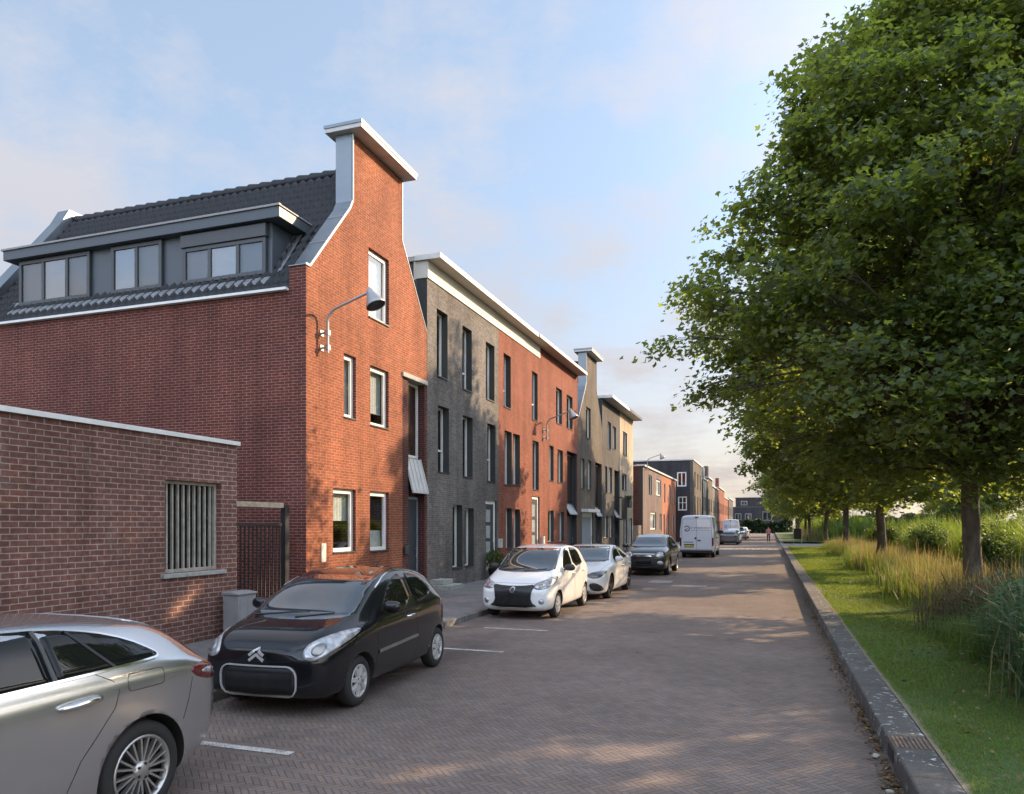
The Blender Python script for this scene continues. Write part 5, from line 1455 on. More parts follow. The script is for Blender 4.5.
def crown_R(z):
    return np.interp(z, [2.7,3.5,4.8,6.5,8,9.5,11.3,13.5,15.3,16.6], [1.8,4.4,6.2,6.65,6.2,5.4,4.1,2.45,1.2,.3])
def make_tree_meshes(seed, nbough, nleaf, lsize, rb=.62, mind=.8, at=(0,0,0), gaps=()):
    """tapered trunk, a bent branch out to every bough, leaves in flat drooping sprays about each bough"""
    rng = np.random.default_rng(seed); rnd = random.Random(seed)
    mb = MB()
    H = 15.5
    tp = [Vector((0,0,-.2))]
    for k in range(1, 14):
        z = H*k/13; tp.append(Vector((.12*math.sin(z*.5+seed), .12*math.cos(z*.4+seed*2)-.12, z)))
    tr = [.18*(1-k/13.5)**.7+.012 for k in range(14)]
    tr[0] = .25; tr[1] = .178
    mb.tube(tp, tr, 14)
    def trunk_at(z):
        k = min(12, max(0, int(z/H*13))); return tp[k].lerp(tp[k+1], min(1, max(0, (z - tp[k].z)/(tp[k+1].z-tp[k].z))))
    # bough centres spread over the crown by dart throwing
    B = []
    for tries in range(nbough*60):
        if len(B) >= nbough: break
        z = rng.uniform(2.75, 16.2); Rz = float(crown_R(z))
        if rng.uniform(0, 6.6) > Rz+.4: continue
        a = rng.uniform(0, 2*math.pi)
        lob = 1 + .10*math.sin(3*a+z*1.1+seed) + .09*math.sin(5*a-z*1.7) + .07*math.sin(8*a+z*2.6)
        t = rng.uniform(.08, 1)**.36
        r = Rz*.89*min(lob, 1.1)*t
        if z < 6.2 and r < 2.0: continue
        p = np.array((r*math.cos(a), .93*r*math.sin(a), z))
        if any(np.sum(((p-q)*np.array((1,1,1.5)))**2) < mind**2 for q in B): continue
        B.append(p)
    nsub = 6
    cen = []
    for b in B:
        r = math.hypot(b[0], b[1]); zc = b[2]
        z0 = max(2.7 + 2.6*rng.uniform()**1.5, min(14.6, zc - .42*r + rng.uniform(-.3,.3)))
        p0 = trunk_at(z0); p3 = Vector(b)
        up = Vector((0,0,.32*r)) if zc > 5 else Vector((0,0,.12*r))
        pts = []
        for i in range(7):
            u = i/6; q = p0.lerp(p3, u) + up*(u*(1-u)) + Vector((rnd.uniform(-1,1), rnd.uniform(-1,1), rnd.uniform(-.6,.6)))*.10*(u*(1-u)*4)
            pts.append(q)
        r0 = .020 + .0075*r
        mb.tube(pts, [r0*(1-.8*i/6)+.003 for i in range(7)], 6, cap=False)
        out = np.array((b[0], b[1], 0.0))/max(r, .3)
        for k in range(nsub):
            a = rng.uniform(0, 2*math.pi); d = rb*rng.uniform(.25, 1.5)
            o = np.array((math.cos(a)*d, math.sin(a)*d, 0))
            o[2] = -.22*max(0, o@out) + rng.normal(0, .22)
            e = b + o; cen.append(e)
            mb.tube([pts[5], Vector((b+e)/2+np.array((0,0,.06))), Vector(e)], [.010,.007,.004], 4, cap=False)
    cen = np.array(cen)
    per = nleaf//len(cen)
    n_i = rng.poisson(per*rng.uniform(.45, 1.5, len(cen))*np.interp(cen[:,2], [3.2, 6.5, 9], [.5, .8, 1.05]))
    cen = np.repeat(cen, n_i, 0)
    off = rng.normal(0, 1, cen.shape)*np.array((.30, .30, .15))*(rb/.62)
    off[:,2] -= .25*np.hypot(off[:,0], off[:,1])
    cen = cen + off
    # openings in the crown that let the low sun through
    for (gx, gy, gz), gr in gaps:
        rel = cen + np.array(at) - np.array((gx, gy, gz)); sv = np.array(SUN_DIR)
        along = rel @ sv; dist = np.linalg.norm(rel - along[:,None]*sv, axis=1)
        keep = (dist > gr*(.75+.35*np.sin(along*2.1+gx))) | (along < 0); cen = cen[keep]
    tm = mb
    N = len(cen)
    # leaf planes: hang outward and roughly level, tilted at random
    nrm = np.stack([rng.normal(0,.5,N), rng.normal(0,.5,N), np.abs(rng.normal(.8,.35,N))], 1)
    nrm[:, :2] += cen[:, :2]*.07
    nrm /= np.linalg.norm(nrm, axis=1, keepdims=True)
    rv = rng.normal(0,1,(N,3)); ax = np.cross(nrm, rv); ax /= np.linalg.norm(ax, axis=1, keepdims=True); ay = np.cross(nrm, ax)
    s = lsize*np.clip(rng.normal(1,.22,N), .45, 1.35)[:,None]
    # five-lobed leaf outline, slightly folded along the midrib
    lob_old = [(0,-.42,0),(.20,-.36,.03),(.52,-.18,.08),(.28,-.02,.04),(.46,.28,.07),(.17,.20,.02),(0,.58,-.04),(-.17,.20,.02),(-.46,.28,.07),(-.28,-.02,.04),(-.52,-.18,.08),(-.20,-.36,.03)]
    lob = [(0,-.42,0),(.30,-.30,.04),(.52,.04,.09),(.22,.10,.03),(0,.58,-.04),(-.22,.10,.03),(-.52,.04,.09),(-.30,-.30,.04)]
    k = len(lob)
    V = np.empty((N, k, 3), np.float32)
    for i, (a, b, h) in enumerate(lob): V[:,i] = cen + s*(a*ax + b*ay + h*nrm)
    # two halves sharing the rib: quads keep it light
    base = (np.arange(N)*k)[:,None]
    q = np.array([0,1,2,3, 0,3,4,5, 0,5,6,7])[None,:]
    return tm, V.reshape(-1,3), (base+q).reshape(-1)
def tree_from(tm, V, F, loc, label, group=None, s=1.0, rz=0):
    p = thing('plane_tree', label, 'tree', loc, rz, group)
    t = tm.build('trunk', M['bark'], p, local=True)
    c = fast_mesh('crown', V, F, 4, M['leaf'], p)
    p.scale = (s, s, s)
    return p
GT = 'plane trees along the lawn'
SUN_AZ, SUN_EL = 45.0, 23.0          # degrees from +x towards +y
SUN_DIR = (math.cos(R(SUN_AZ))*math.cos(R(SUN_EL)), math.sin(R(SUN_AZ))*math.cos(R(SUN_EL)), math.sin(R(SUN_EL)))
GAPS = [((-1.9,6.2,0),.42), ((-1.2,6.5,0),.42), ((-.9,5.7,0),.36), ((-2.6,5.4,0),.3), ((-.3,14.0,0),.7), ((-1.6,13.2,0),.45),
        ((-8.7,6.5,2.4),.25), ((-8.7,9.4,.7),.4), ((-8.7,3.8,2.0),.3), ((-4.2,15.4,.9),1.2), ((-4.2,16.8,.9),1.4), ((-4.0,20.5,.8),1.1), ((-4.0,22.0,.8),1.1), ((0,18.5,0),.6)]
TX = 4.25
tmA, VA, FA = make_tree_meshes(3, 560, 225000, .130, .50, .62, (4.25,18.7,.1), GAPS)
t1 = tree_from(tmA, VA, FA, (TX, 18.7, .1), 'large plane tree, nearest of the row, trunk in the dry grass', GT)
tmB, VB, FB = make_tree_meshes(8, 300, 56000, .215, .62, .72, (4.25,33.9,.15), GAPS)
t2 = tree_from(tmB, VB, FB, (TX, 33.9, .15), 'second plane tree of the row, bare dark trunk at the lawn edge', GT, .95)
def again(src, loc, label, s, rz):
    c = copy_tree(src); c.location = loc; c['label'] = label; c.scale = (s,s,s); c.rotation_euler = (0,0,rz); return c
again(t2, (TX+.1, 50.5, .15), 'third plane tree of the row, trunk rising from tan grasses', .95, 1.9)
again(t2, (TX, 62.5, .15), 'fourth plane tree of the row, just before the side street', .9, 3.7)
again(t2, (TX-.3, 88, .15), 'plane tree past the side street, first beyond the black board', .92, .8)
again(t2, (TX+.2, 106, .15), 'plane tree past the side street, overhanging the far hedge', .95, 2.6)
again(t2, (TX+.2, 126, .15), 'plane tree past the side street, farthest of the row', .95, 4.4)

again(t2, (4.6, -11, 0), 'plane tree of the row behind the viewpoint', 1.0, 1.2)
again(t2, (4.4, -26, 0), 'plane tree of the row, second behind the viewpoint', 1.0, 4.2)
again(t2, (-4, -36, 0), 'broad tree at the street end behind the viewpoint', 1.05, 2.2)
again(t2, (-15, -22, 0), 'broad tree behind the low annex, outside the view', .95, 5.0)
# ------------------------------------------------------------------ grasses
def blades(n, xs, ys, zfun, h, w, lean, seed, seg=2):
    """n tapering bent blades; xs, ys arrays of feet"""
    rng = np.random.default_rng(seed)
    z = zfun(xs, ys); a = rng.uniform(0, 2*math.pi, n); hh = h*rng.uniform(.6,1.25,n)
    d = np.stack([np.cos(a), np.sin(a), np.zeros(n)], 1); sd = np.stack([-np.sin(a), np.cos(a), np.zeros(n)], 1)*(w*.5)
    ln = np.abs(rng.normal(0, lean, n))
    foot = np.stack([xs, ys, z-.01], 1)
    mid = foot + d*(ln*hh*.28)[:,None]; mid[:,2] += hh*.58
    tip = foot + d*(ln*hh)[:,None]; tip[:,2] += hh*(1-.25*np.clip(ln,0,1.5))
    V = np.stack([foot-sd, foot+sd, mid+sd*.8, mid-sd*.8, tip-sd*.12, tip+sd*.12], 1).reshape(-1,3)
    b = (np.arange(n)*6)[:,None]
    F = (b+np.array([0,1,2,3,3,2,5,4])[None,:]).reshape(-1)
    return V, F
def stuff(name, V, F, mat, label, cat, per=4):
    o = fast_mesh(name, V, F, per, mat); tag(o, label, cat, kind='stuff'); return o
M['grass'] = leafy('lawn_grass', (.105,.175,.032), (.15,.215,.042), (.27,.245,.10), trans=(.36,.46,.04), tw=.35, rough=.6, spec=.2)
M['tall'] = leafy('tan_grass', (.15,.17,.06), (.33,.28,.14), (.09,.14,.04), trans=(.45,.36,.14), tw=.4, rough=.7, spec=.15)
M['reed'] = leafy('green_reed', (.065,.12,.03), (.11,.17,.042), (.19,.18,.075), trans=(.30,.42,.04), tw=.45, rough=.5, spec=.25)
M['dark_blade'] = leafy('blue_green_blade', (.055,.105,.05), (.095,.155,.07), (.18,.18,.11), trans=(.12,.22,.07), tw=.3, rough=.5, spec=.3)
M['dry'] = leafy('dry_stalks', (.10,.07,.045), (.15,.105,.065), (.22,.16,.10), trans=(.15,.09,.05), tw=.25, rough=.8, spec=.1)
rng = np.random.default_rng(5)
def lawn_pts(n, y0, y1, x0=RX+.34, x1=5.2, pw=1.0):
    y = y0 + (y1-y0)*rng.uniform(0,1,n)**pw; x = rng.uniform(x0, x1, n); return x, y
lz = lambda x, y: lawn_z(x, y)
Vs = []; Fs = []; o_ = 0
for n, y0, y1, h, w, x1 in ((70000, 3.5, 10, .042, .0055, 4.6), (60000, 10, 20, .05, .009, 4.6), (42000, 20, 40, .06, .018, 4.8), (22000, 40, 64, .07, .035, 6)):
    x, y = lawn_pts(n, y0, y1, x1=x1)
    keep = (np.sin(x*3.1+y*.9)+np.sin(y*2.3-x*1.7)+rng.normal(0,.9,n)) > -1.3
    x, y = x[keep], y[keep]
    V, F = blades(len(x), x, y, lz, h, w, .7, int(n)); Vs.append(V); Fs.append(F+o_); o_ += len(V)
stuff('lawn_grass', np.concatenate(Vs), np.concatenate(Fs), M['grass'], 'short mown green grass of the verge beside the kerb', 'grass')
def clumps(cen, per, rad, h, w, lean, seed, z=lz):
    r = np.random.default_rng(seed); c = np.repeat(np.array(cen), per, 0); n = len(c)
    h = h*(.72+.5*np.clip(.5+.5*np.sin(c[:,0]*1.9+seed)*np.cos(c[:,1]*1.3)+.3*np.sin(c[:,1]*3.1+c[:,0]),0,1))
    x = c[:,0]+r.normal(0,rad,n); y = c[:,1]+r.normal(0,rad,n)
    return blades(n, x, y, z, h, w, lean, seed)
def edge_x(y): return 3.0 + .25*math.sin(y*.5) + .02*max(0,y-20)
# tan seeding grass along the back of the lawn
cen = [];
for k in range(380):
    y = 12 + 48*random.random()**1.25; x = edge_x(y) + .5 + abs(random.gauss(0, .9)); cen.append((x, y))
V, F = clumps(cen, 46, .22, .74, .011, .42, 21)
V2, F2 = clumps(cen[:250], 5, .25, 1.0, .022, .32, 22)
V3, F3 = clumps([(x-.25, y) for x, y in cen], 34, .26, .68, .012, .6, 23)
stuff('tan_grass', np.concatenate([V, V2]), np.concatenate([F, F2+len(V)]), M['tall'], 'tall tan seeding grass along the back of the lawn', 'grass')
stuff('rough_grass', V3, F3, M['reed'], 'knee-high rough green grass at the foot of the tan grass', 'grass')
# reeds of the ditch
cen = []
for k in range(950):
    y = 9 + 52*random.random()**1.15; cen.append((edge_x(y)+4.6+abs(random.gauss(0,2.2)), y))
V, F = clumps(cen, 34, .30, 1.75, .020, .32, 31)
V4, F4 = clumps([(7.2+abs(random.gauss(0,1.6)), 15+9*random.random()) for _ in range(130)], 34, .3, 2.3, .022, .28, 32)
F = np.concatenate([F, F4+len(V)]); V = np.concatenate([V, V4])
stuff('reeds', V, F, M['reed'], 'bright green reeds behind the tan grass, taller than the lawn growth', 'reeds')
cen = [(edge_x(y)+1.2+random.random()*3, y) for y in [66.5+90*random.random() for _ in range(0)]]
# far growth past the side street
cen = [(TX+1.5+abs(random.gauss(0,3)), 82+60*random.random()) for _ in range(420)]
V, F = clumps(cen, 26, .6, 2.3, .09, .35, 33)
stuff('far_reeds', V, F, M['reed'], 'green reeds past the side street, beyond the black board', 'reeds')
cen = [(TX+.4+abs(random.gauss(0,.7)), 84+40*random.random()) for _ in range(120)]
V, F = clumps(cen, 30, .4, 1.2, .05, .4, 34)
stuff('far_tan_grass', V, F, M['tall'], 'small tan grass patch past the side street', 'grass')
# big blue-green clump nearest on the right: arching blades, plus dry stalks
def clump_thing(name, label, cat, pts, per, rad, h, w, lean, mat, seed, part):
    c0 = pts[0]
    p = thing(name, label, cat, (c0[0], c0[1], .17))
    V, F = clumps(pts, per, rad, h, w, lean, seed)
    V = V - np.array((c0[0], c0[1], .17)); fast_mesh(part, V, F, 4, mat, p); return p
pts = [(3.45+random.gauss(0,.33), 9.9+random.gauss(0,.75)) for _ in range(90)] + [(4.2+random.gauss(0,.5), 11.2+random.gauss(0,.8)) for _ in range(80)] + [(3.15+random.gauss(0,.25), 8.5+random.gauss(0,.5)) for _ in range(40)]
p = clump_thing('grass_bush', 'dark blue-green arching grass bush, closest plant on the lawn edge', 'bush', pts, 30, .14, 1.1, .016, .8, M['dark_blade'], 41, 'foliage')
r_ = np.random.default_rng(77); n_ = 26000                 # narrow leaves on many stems
c_ = np.array(pts)[r_.integers(0, len(pts), n_)]; hz_ = r_.uniform(0,1,n_)**.7
P_ = np.stack([c_[:,0]+r_.normal(0,.17,n_), c_[:,1]+r_.normal(0,.17,n_), .2+hz_*1.05*r_.uniform(.7,1.15,n_)], 1)
a_ = r_.normal(0,1,(n_,3)); a_[:,2] = np.abs(a_[:,2])*.6-.1; a_ /= np.linalg.norm(a_,axis=1,keepdims=True); b_ = np.cross(a_, r_.normal(0,1,(n_,3))); b_ /= np.linalg.norm(b_,axis=1,keepdims=True)
s_ = r_.uniform(.035,.085,n_)[:,None]
V = np.stack([P_-a_*s_, P_+b_*s_*.26, P_+a_*s_, P_-b_*s_*.26],1).reshape(-1,3); fast_mesh('leaves', V-np.array((pts[0][0],pts[0][1],.17)), np.arange(4*n_), 4, M['dark_blade'], p)
V, F = clumps([(3.2+random.gauss(0,.35), 8.9+random.gauss(0,1.0)) for _ in range(30)], 8, .2, 1.0, .012, .7, 42); fast_mesh('dry_stalks', V-np.array((pts[0][0],pts[0][1],.17)), F, 4, M['tall'], p)
pts = [(3.55+random.gauss(0,.35), 14.2+random.gauss(0,.8)) for _ in range(60)]
clump_thing('dry_bush', 'brown withered bush of tangled stalks in front of the nearest trunk', 'bush', pts, 46, .16, .95, .016, .65, M['dry'], 43, 'stalks')
pts = [(2.9+random.gauss(0,.25), 12.4+random.gauss(0,1.2)) for _ in range(50)]
clump_thing('low_bush', 'low olive tufts of rough grass between brown bush and lawn', 'bush', pts, 40, .14, .42, .012, .8, M['reed'], 44, 'foliage')

# leafy shrubs standing among the reeds
def shrub(x, y, h, w, n, mat, label, group=None):
    r = np.random.default_rng(int(x*100+y)); p = thing('shrub', label, 'bush', (x, y, .1), 0, group)
    mb = MB()
    for k in range(7):
        a = k*.9; mb.tube([(x,y,.1),(x+.2*w*math.cos(a),y+.2*w*math.sin(a),.1+h*.4),(x+.6*w*math.cos(a),y+.6*w*math.sin(a),.1+h*.8)], [.03,.02,.008], 5)
    mb.build('stem', M['bark'], p)
    c = r.normal(0,1,(46,3)); c /= np.linalg.norm(c,axis=1,keepdims=True); c *= r.uniform(.35,1,(46,1)); c = c*np.array((w*.8,w*.8,h*.46)) + np.array((0,0,h*.52))
    P = c[r.integers(0,46,n)] + r.normal(0,.16,(n,3)); P[:,2] = np.abs(P[:,2])
    a = r.normal(0,1,(n,3)); a /= np.linalg.norm(a,axis=1,keepdims=True); b = np.cross(a, r.normal(0,1,(n,3))); b /= np.linalg.norm(b,axis=1,keepdims=True); s = r.uniform(.035,.075,n)[:,None]
    V = np.stack([P-a*s, P+b*s*.5, P+a*s, P-b*s*.5],1).reshape(-1,3); fast_mesh('foliage', V, np.arange(4*n), 4, mat, p)
M['shrub'] = leafy('shrub_leaf', (.045,.085,.032), (.08,.125,.045), (.13,.14,.06), trans=(.22,.32,.05), tw=.4)
for x, y, h, w in ((7.4,19.5,1.9,1.0),(8.6,24.5,2.2,1.2),(6.9,28,1.7,.9),(8.2,34,2.2,1.2),(7.2,40,2.0,1.1),(9.5,29.5,2.6,1.4),(10.5,38,2.6,1.5),(8.5,47,2.4,1.4),(11.5,24,2.5,1.3),(6.8,52,2.0,1.2)):
    shrub(x, y, h, w, 5200, M['shrub'], 'leafy green shrub standing among the reeds', 'shrubs among the reeds')
# ------------------------------------------------------------------ fallen leaves and gravel by the kerb
M['litter'] = leafy('fallen_leaf', (.13,.075,.035), (.23,.15,.075), (.36,.28,.18), trans=(.1,.06,.02), tw=.1, rough=.8)
def litter(n, fx_, seed, size):
    r = np.random.default_rng(seed); P = np.array([fx_(r) for _ in range(n)])
    nr = np.stack([r.normal(0,.35,n), r.normal(0,.35,n), np.ones(n)],1); nr /= np.linalg.norm(nr,axis=1,keepdims=True)
    ax = np.cross(nr, r.normal(0,1,(n,3))); ax /= np.linalg.norm(ax,axis=1,keepdims=True); ay = np.cross(nr, ax); s = size*r.uniform(.5,1.3,n)[:,None]
    V = np.stack([P-ax*s, P-ay*s*.5+nr*s*.25, P+ax*s, P+ay*s*.5+nr*s*.15],1).reshape(-1,3)
    return V, np.arange(4*n)
def gut(r):
    c = r.choice([5.8,6.1,6.5,7.7,8.2,8.9,10.4,11.3,12.5,14.6,17,20.5]); w = .30 if c < 9 else .8
    return (RX-.012-abs(r.normal(0,.07)), c+r.normal(0,w), .008+abs(r.normal(0,.008)))
V, F = litter(1500, gut, 51, .020); stuff('leaf_litter', V, F, M['litter'], 'brown dry leaf litter swept along the kerb gutter', 'leaves')
V, F = litter(900, lambda r: (r.uniform(1.4,3.6), 3.5+14*r.uniform()**1.2, .215+r.uniform(0,.02)), 52, .028); stuff('fallen_leaves', V, F, M['litter'], 'pale fallen leaves scattered over the lawn', 'leaves')
V, F = litter(120, lambda r: (r.uniform(-3.5,.8), 4+20*r.uniform(), .008), 53, .014); stuff('road_litter', V, F, M['litter'], 'stray bits of leaf on the brick road', 'leaves')
# gully grate in the kerb
p = thing('kerb_gully', 'brown slotted iron gully block set in the dark kerb', 'drain', (RX+.15, 6.93, .1))
mb = MB(); mb.box(RX+.012, 6.745, .0, RX+.31, 7.115, .172); mb.build('frame', M['gully'] if 'gully' in M else M.setdefault('gully', plain('rusty_iron', (.135,.10,.08), .75, vary=.3, scale=30, bump=.4)), p)
mb = MB()
for k in range(8): mb.box(RX+.03+k*.034, 6.76, .172, RX+.050+k*.034, 7.10, HK+.001)
mb.build('slotted_lid', M['gully'], p)
mb = MB(); mb.box(RX+.004, 6.80, .03, RX+.0125, 7.06, .13); mb.build('inlet', M['dark_matt'], p)
# loose stones near the gully
def stone(x, y, s, label):
    bm = bmesh.new(); bmesh.ops.create_icosphere(bm, subdivisions=2, radius=s)
    rr = random.Random(int(x*1000+y*77))
    for v in bm.verts: v.co *= rr.uniform(.78,1.12); v.co.z *= .6
    me = bpy.data.meshes.new('stone'); bm.to_mesh(me); bm.free(); me.materials.append(M['stone'])
    o = link(bpy.data.objects.new('stone', me)); o.location = (x, y, s*.4); tag(o, label, 'stone')
M['stone'] = plain('pale_stone', (.36,.33,.29), .9, vary=.2, scale=30)
stone(.84, 6.12, .033, 'pale stone lying alone on the bricks by the gully')
stone(.86, 7.02, .038, 'flat pale stone on the leaf litter beside the gully grate')

# ------------------------------------------------------------------ beyond the lawn
p = thing('signboard', 'black board on two thin posts at the corner of the side street', 'sign', (2.15, 65.2, .1))
mb = MB(); mb.box(1.86, 65.17, .75, 2.42, 65.25, 1.62); mb.build('board', M['dark'], p)
for x in (1.83, 2.45):
    mb = MB(); mb.tube([(x, 65.21, .0), (x, 65.21, 1.66)], .022, 8); mb.build('post', M['steel'], p)
def hedge(name, label, x0, y0, x1, y1, h, n, ls, seed, mat):
    r = np.random.default_rng(seed)
    cx = r.uniform(x0,x1,n); cy = r.uniform(y0,y1,n); cz = h*(1-r.uniform(0,1,n)**2.2)*(1+.12*np.sin(cx*.9+seed)+.1*np.sin(cx*2.3))
    P = np.stack([cx,cy,cz],1); a = r.normal(0,1,(n,3)); a /= np.linalg.norm(a,axis=1,keepdims=True); b = np.cross(a, r.normal(0,1,(n,3))); b /= np.linalg.norm(b,axis=1,keepdims=True)
    s = ls*r.uniform(.6,1.3,n)[:,None]
    V = np.stack([P-a*s, P+b*s*.6, P+a*s, P-b*s*.6],1).reshape(-1,3); o = fast_mesh(name, V, np.arange(4*n), 4, mat); tag(o, label, 'hedge'); return o
M['hedge'] = leafy('hedge_leaf', (.02,.04,.016), (.035,.06,.02), trans=(.06,.10,.02), tw=.25)
hedge('hedge', 'dark clipped hedge across the far end of the road', -13, 168, 4.5, 172, 2.6, 9000, .28, 61, M['hedge'])
hedge('hedge', 'dark hedge far beyond the lawn, right of the road end', 4.5, 140, 30, 146, 3.2, 9000, .35, 62, M['hedge'])
hedge('tall_hedge', 'tall dark shrubbery left of the end house', -16, 150, -8.3, 176, 4.2, 7000, .4, 63, M['hedge'])
# buildings across the water, seen in slits between leaves and reeds
M['blue_fence'] = plain('blue_fence_panel', (.10,.21,.28), .6, vary=.15)
p = thing('screen_fence', 'blue panel fence behind the reeds with a pale top rail', 'fence', (30, 57, .1))
mb = MB()
for k in range(20): mb.box(20+k*2.4, 57+k*.0, .1, 22.36+k*2.4, 57.06, 2.9)
mb.build('panels', M['blue_fence'], p)
mb = MB(); mb.box(20, 56.96, 2.9, 68, 57.1, 3.0); mb.build('top_rail', M['coping'], p)
p = thing('far_building', 'grey and white low building glimpsed behind the blue fence', 'building', (45, 62, .1))
mb = MB(); mb.box(20, 62, .1, 75, 72, 8); mb.build('wall', plain('grey_render', (.16,.16,.165), .8), p)
for k, x in enumerate((24.5, 26.4, 29, 33.5, 35, 39, 44, 48)):
    mb = MB(); mb.box(x, 61.9, 2.6, x+1.3, 61.99, 5.2); w = mb.build('window', M['white'], p)
    mb = MB(); mb.box(x+.12, 61.86, 2.75, x+(.5 if k % 2 else 1.18), 61.899, 3.9); mb.build('pane', M['cg'], w)
# background trees across the water close the view under the crowns
tmC, VC, FC = make_tree_meshes(17, 62, 9000, .30, .7, .8, (14.5,19,0), GAPS)  # unseen sparse tree, added to throw dappled shade on the near cars
tree_from(tmC, VC, FC, (14.5, 19.0, 0), 'open-crowned plane tree added outside the view on the sun side for shade')
again(t2, (21, 90, 0), 'broad tree across the side street behind the reeds', .95, 2.9)
again(t2, (22, 100, 0), 'broad tree far behind the reeds past the side street', 1.1, .3)
again(t2, (38, 84, 0), 'broad tree behind the far grey and white building', 1.1, 5.3)

for k, (x, y, s, rz) in enumerate(((17,40,.40,.3),(22,47,.42,1.4),(16.5,52,.36,2.5),(27,42,.44,3.3),(21,61,.46,4.1),(13.5,63,.36,5.2),(33,52,.46,.9),(15,74,.42,2.0),(38,44,.5,2.9))):
    again(t2, (x, y, -.4), 'young low tree in the green thicket across the ditch', s, rz)['group'] = 'young trees in the thicket across the ditch'
# ------------------------------------------------------------------ a walker far down the road
def person(label, loc, rz=0):
    J = {'pel':(0,0,.92),'wai':(0,0,1.08),'che':(0,-.01,1.30),'nec':(0,-.01,1.46),'hed':(0,-.03,1.56),'top':(0,-.02,1.70),
         'hl':(.09,0,.88),'kl':(.10,-.12,.50),'al':(.10,-.02,.09),'tl':(.10,-.16,.04),'hr':(-.09,0,.88),'kr':(-.10,.05,.50),'ar':(-.10,.22,.12),'tr':(-.10,.12,.04),
         'sl':(.17,0,1.40),'el':(.24,.06,1.14),'wl':(.26,-.06,.92),'dl':(.26,-.09,.84),'sr':(-.17,0,1.40),'er':(-.24,-.02,1.14),'wr':(-.25,-.16,.95),'dr':(-.25,-.2,.88)}
    rad = {'pel':.15,'wai':.13,'che':.15,'nec':.055,'hed':.085,'top':.07,'hl':.09,'kl':.065,'al':.045,'tl':.035,'hr':.09,'kr':.065,'ar':.045,'tr':.035,'sl':.06,'el':.045,'wl':.032,'dl':.03,'sr':.06,'er':.045,'wr':.032,'dr':.03}
    E = [('pel','wai'),('wai','che'),('che','nec'),('nec','hed'),('hed','top'),('pel','hl'),('hl','kl'),('kl','al'),('al','tl'),('pel','hr'),('hr','kr'),('kr','ar'),('ar','tr'),('che','sl'),('sl','el'),('el','wl'),('wl','dl'),('che','sr'),('sr','er'),('er','wr'),('wr','dr')]
    ks = list(J); me = bpy.data.meshes.new('person'); me.from_pydata([J[k] for k in ks], [(ks.index(a), ks.index(b)) for a, b in E], [])
    o = bpy.data.objects.new('tmp_person', me); COL.objects.link(o)
    md = o.modifiers.new('skin', 'SKIN'); 
    for i, k in enumerate(ks): me.skin_vertices[0].data[i].radius = (rad[k], rad[k]*(.7 if k in ('pel','wai','che') else 1))
    me.skin_vertices[0].data[0].use_root = True
    o.modifiers.new('ss', 'SUBSURF').levels = 2; o.modifiers['ss'].render_levels = 2
    dg = bpy.context.evaluated_depsgraph_get(); dg.update()
    m2 = bpy.data.meshes.new_from_object(o.evaluated_get(dg), depsgraph=dg); bpy.data.objects.remove(o, do_unlink=True)
    for nm, c in (('skin_tone', (.42,.25,.18)), ('coral_top', (.50,.17,.15)), ('navy_trousers', (.02,.022,.04)), ('dark_hair', (.03,.02,.015))): m2.materials.append(plain(nm, c, .7))
    for p in m2.polygons:
        c = p.center; arm = abs(c.x) > .185
        p.use_smooth = True
        p.material_index = 3 if c.z > 1.62 or (c.z > 1.52 and c.y > .0) else 2 if c.z < .93 and not arm else 1 if (.93 <= c.z < 1.46 and not (arm and c.z < 1.16)) else 0
    q = link(bpy.data.objects.new('person', m2)); q.location = loc; q.rotation_euler = (0,0,rz); tag(q, label, 'person'); return q
person('person in a coral top and dark trousers walking far down the road', (-.15, 86, .0))

# ------------------------------------------------------------------ light and air
HZ_HI, HZ_LO = (1.56,1.93,2.42), (2.35,1.97,1.66)
CL_HI, CL_LO = (2.28,2.27,2.46), (1.92,1.70,1.60)
d = Vector((math.cos(R(SUN_AZ))*math.cos(R(SUN_EL)), math.sin(R(SUN_AZ))*math.cos(R(SUN_EL)), math.sin(R(SUN_EL))))
sd_ = bpy.data.lights.new('sun', 'SUN'); sd_.energy = 2.9; sd_.angle = R(.55); sd_.color = (1.0,.72,.45)
so_ = bpy.data.objects.new('sun', sd_); COL.objects.link(so_); so_.rotation_euler = d.to_track_quat('Z', 'Y').to_euler()
w = bpy.data.worlds.new('World'); scene.world = w; w.use_nodes = True
nt = NT(w); bg = w.node_tree.nodes['Background']
sky = nt.new('ShaderNodeTexSky', sky_type='NISHITA'); sky.sun_disc = False
sky.sun_elevation = R(SUN_EL); sky.sun_rotation = R(90-SUN_AZ)
sky.air_density = 1.0; sky.dust_density = 1.2; sky.ozone_density = 1.5
tc = nt.new('ShaderNodeTexCoord').outputs['Generated']
sp = nt.new('ShaderNodeSeparateXYZ'); nt.l.new(tc, sp.inputs[0])
zz = nt.math('MAXIMUM', sp.outputs[2], .02)
pl = nt.new('ShaderNodeCombineXYZ')          # cloud layer on a level plane
k_ = nt.math('DIVIDE', 1.0, nt.math('ADD', zz, .16))
nt.l.new(nt.math('MULTIPLY', sp.outputs[0], k_), pl.inputs[0]); nt.l.new(nt.math('MULTIPLY', sp.outputs[1], k_), pl.inputs[1])
n1 = nt.noise(pl.outputs[0], 1.5, 8, .62); n2 = nt.noise(pl.outputs[0], 3.1, 6, .66)
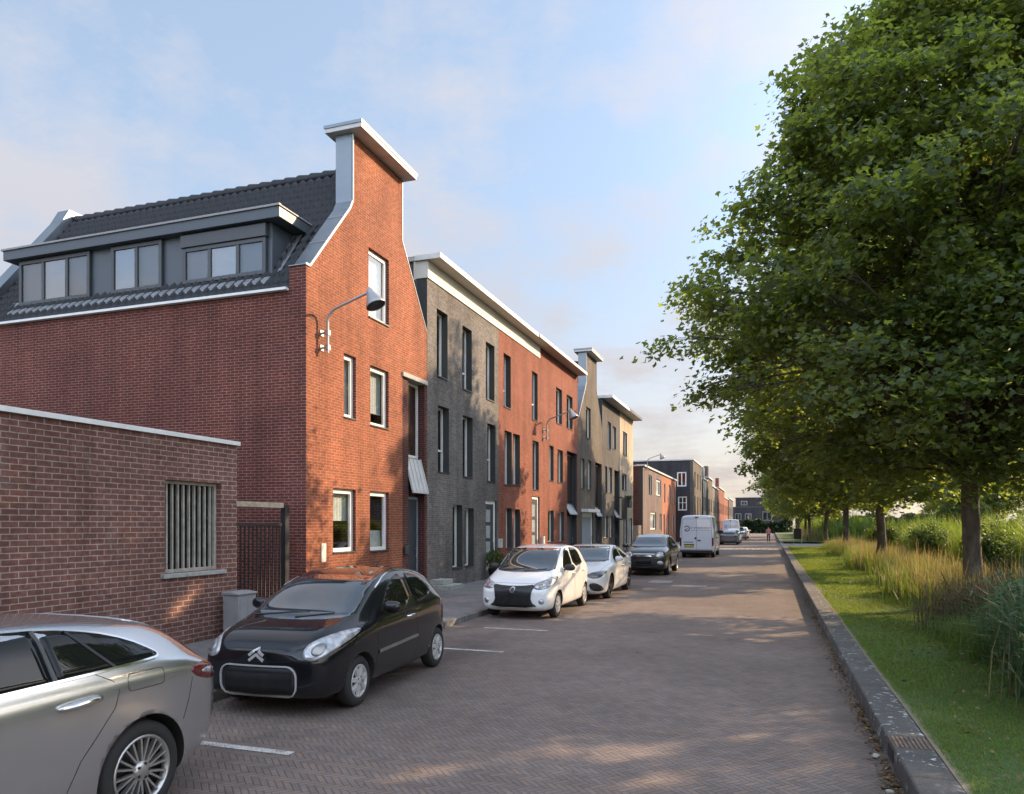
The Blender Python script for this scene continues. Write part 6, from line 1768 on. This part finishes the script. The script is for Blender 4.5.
cm = nt.math('ADD', nt.math('MULTIPLY', n1, .65), nt.math('MULTIPLY', n2, .35))
cl = nt.mapr(cm, .45, .60, 0, .85)
lo = nt.mapr(sp.outputs[2], .0, .45, 1, 0)
dv = nt.new('ShaderNodeVectorMath', operation='DOT_PRODUCT'); nt.l.new(tc, dv.inputs[0]); dv.inputs[1].default_value = tuple(d)
glow = nt.math('POWER', nt.math('MAXIMUM', dv.outputs['Value'], 0.0), 8.0)     # haze scatters forward round the sun
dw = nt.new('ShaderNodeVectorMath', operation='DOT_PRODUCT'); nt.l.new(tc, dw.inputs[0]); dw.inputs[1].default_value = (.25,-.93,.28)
back = nt.math('MULTIPLY', nt.mapr(dw.outputs['Value'], .1, .8, 0, 1), nt.mapr(cm, .40, .55, .75, 1.25))   # sky brightening added behind the camera to lift the fill light
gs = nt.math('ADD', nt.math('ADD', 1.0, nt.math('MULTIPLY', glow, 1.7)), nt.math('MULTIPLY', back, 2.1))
veil = nt.math('ADD', nt.math('MULTIPLY', lo, .32), .62)                         # thin high haze, denser low down
hz = nt.mix(nt.mapr(sp.outputs[2], .02, .34, 1, 0), HZ_HI, HZ_LO)
c0 = nt.mix(veil, sky.outputs[0], hz)
c1 = nt.mix(cl, c0, nt.mix(lo, CL_HI, CL_LO))
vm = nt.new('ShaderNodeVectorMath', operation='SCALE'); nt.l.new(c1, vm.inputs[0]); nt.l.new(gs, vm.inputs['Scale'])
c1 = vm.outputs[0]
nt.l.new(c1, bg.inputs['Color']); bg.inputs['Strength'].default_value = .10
scene.view_settings.view_transform = 'Standard'; scene.view_settings.look = 'None'
scene.view_settings.exposure = 1.72; scene.view_settings.gamma = 1.0
try: scene.view_settings.use_curve_mapping = False
except Exception: pass
cy = scene.cycles
cy.max_bounces = 7; cy.diffuse_bounces = 4; cy.glossy_bounces = 3; cy.transmission_bounces = 4; cy.transparent_max_bounces = 8
cy.use_denoising = True; cy.use_adaptive_sampling = True; cy.adaptive_threshold = .02
cy.caustics_reflective = False; cy.caustics_refractive = False; cy.sample_clamp_indirect = 6
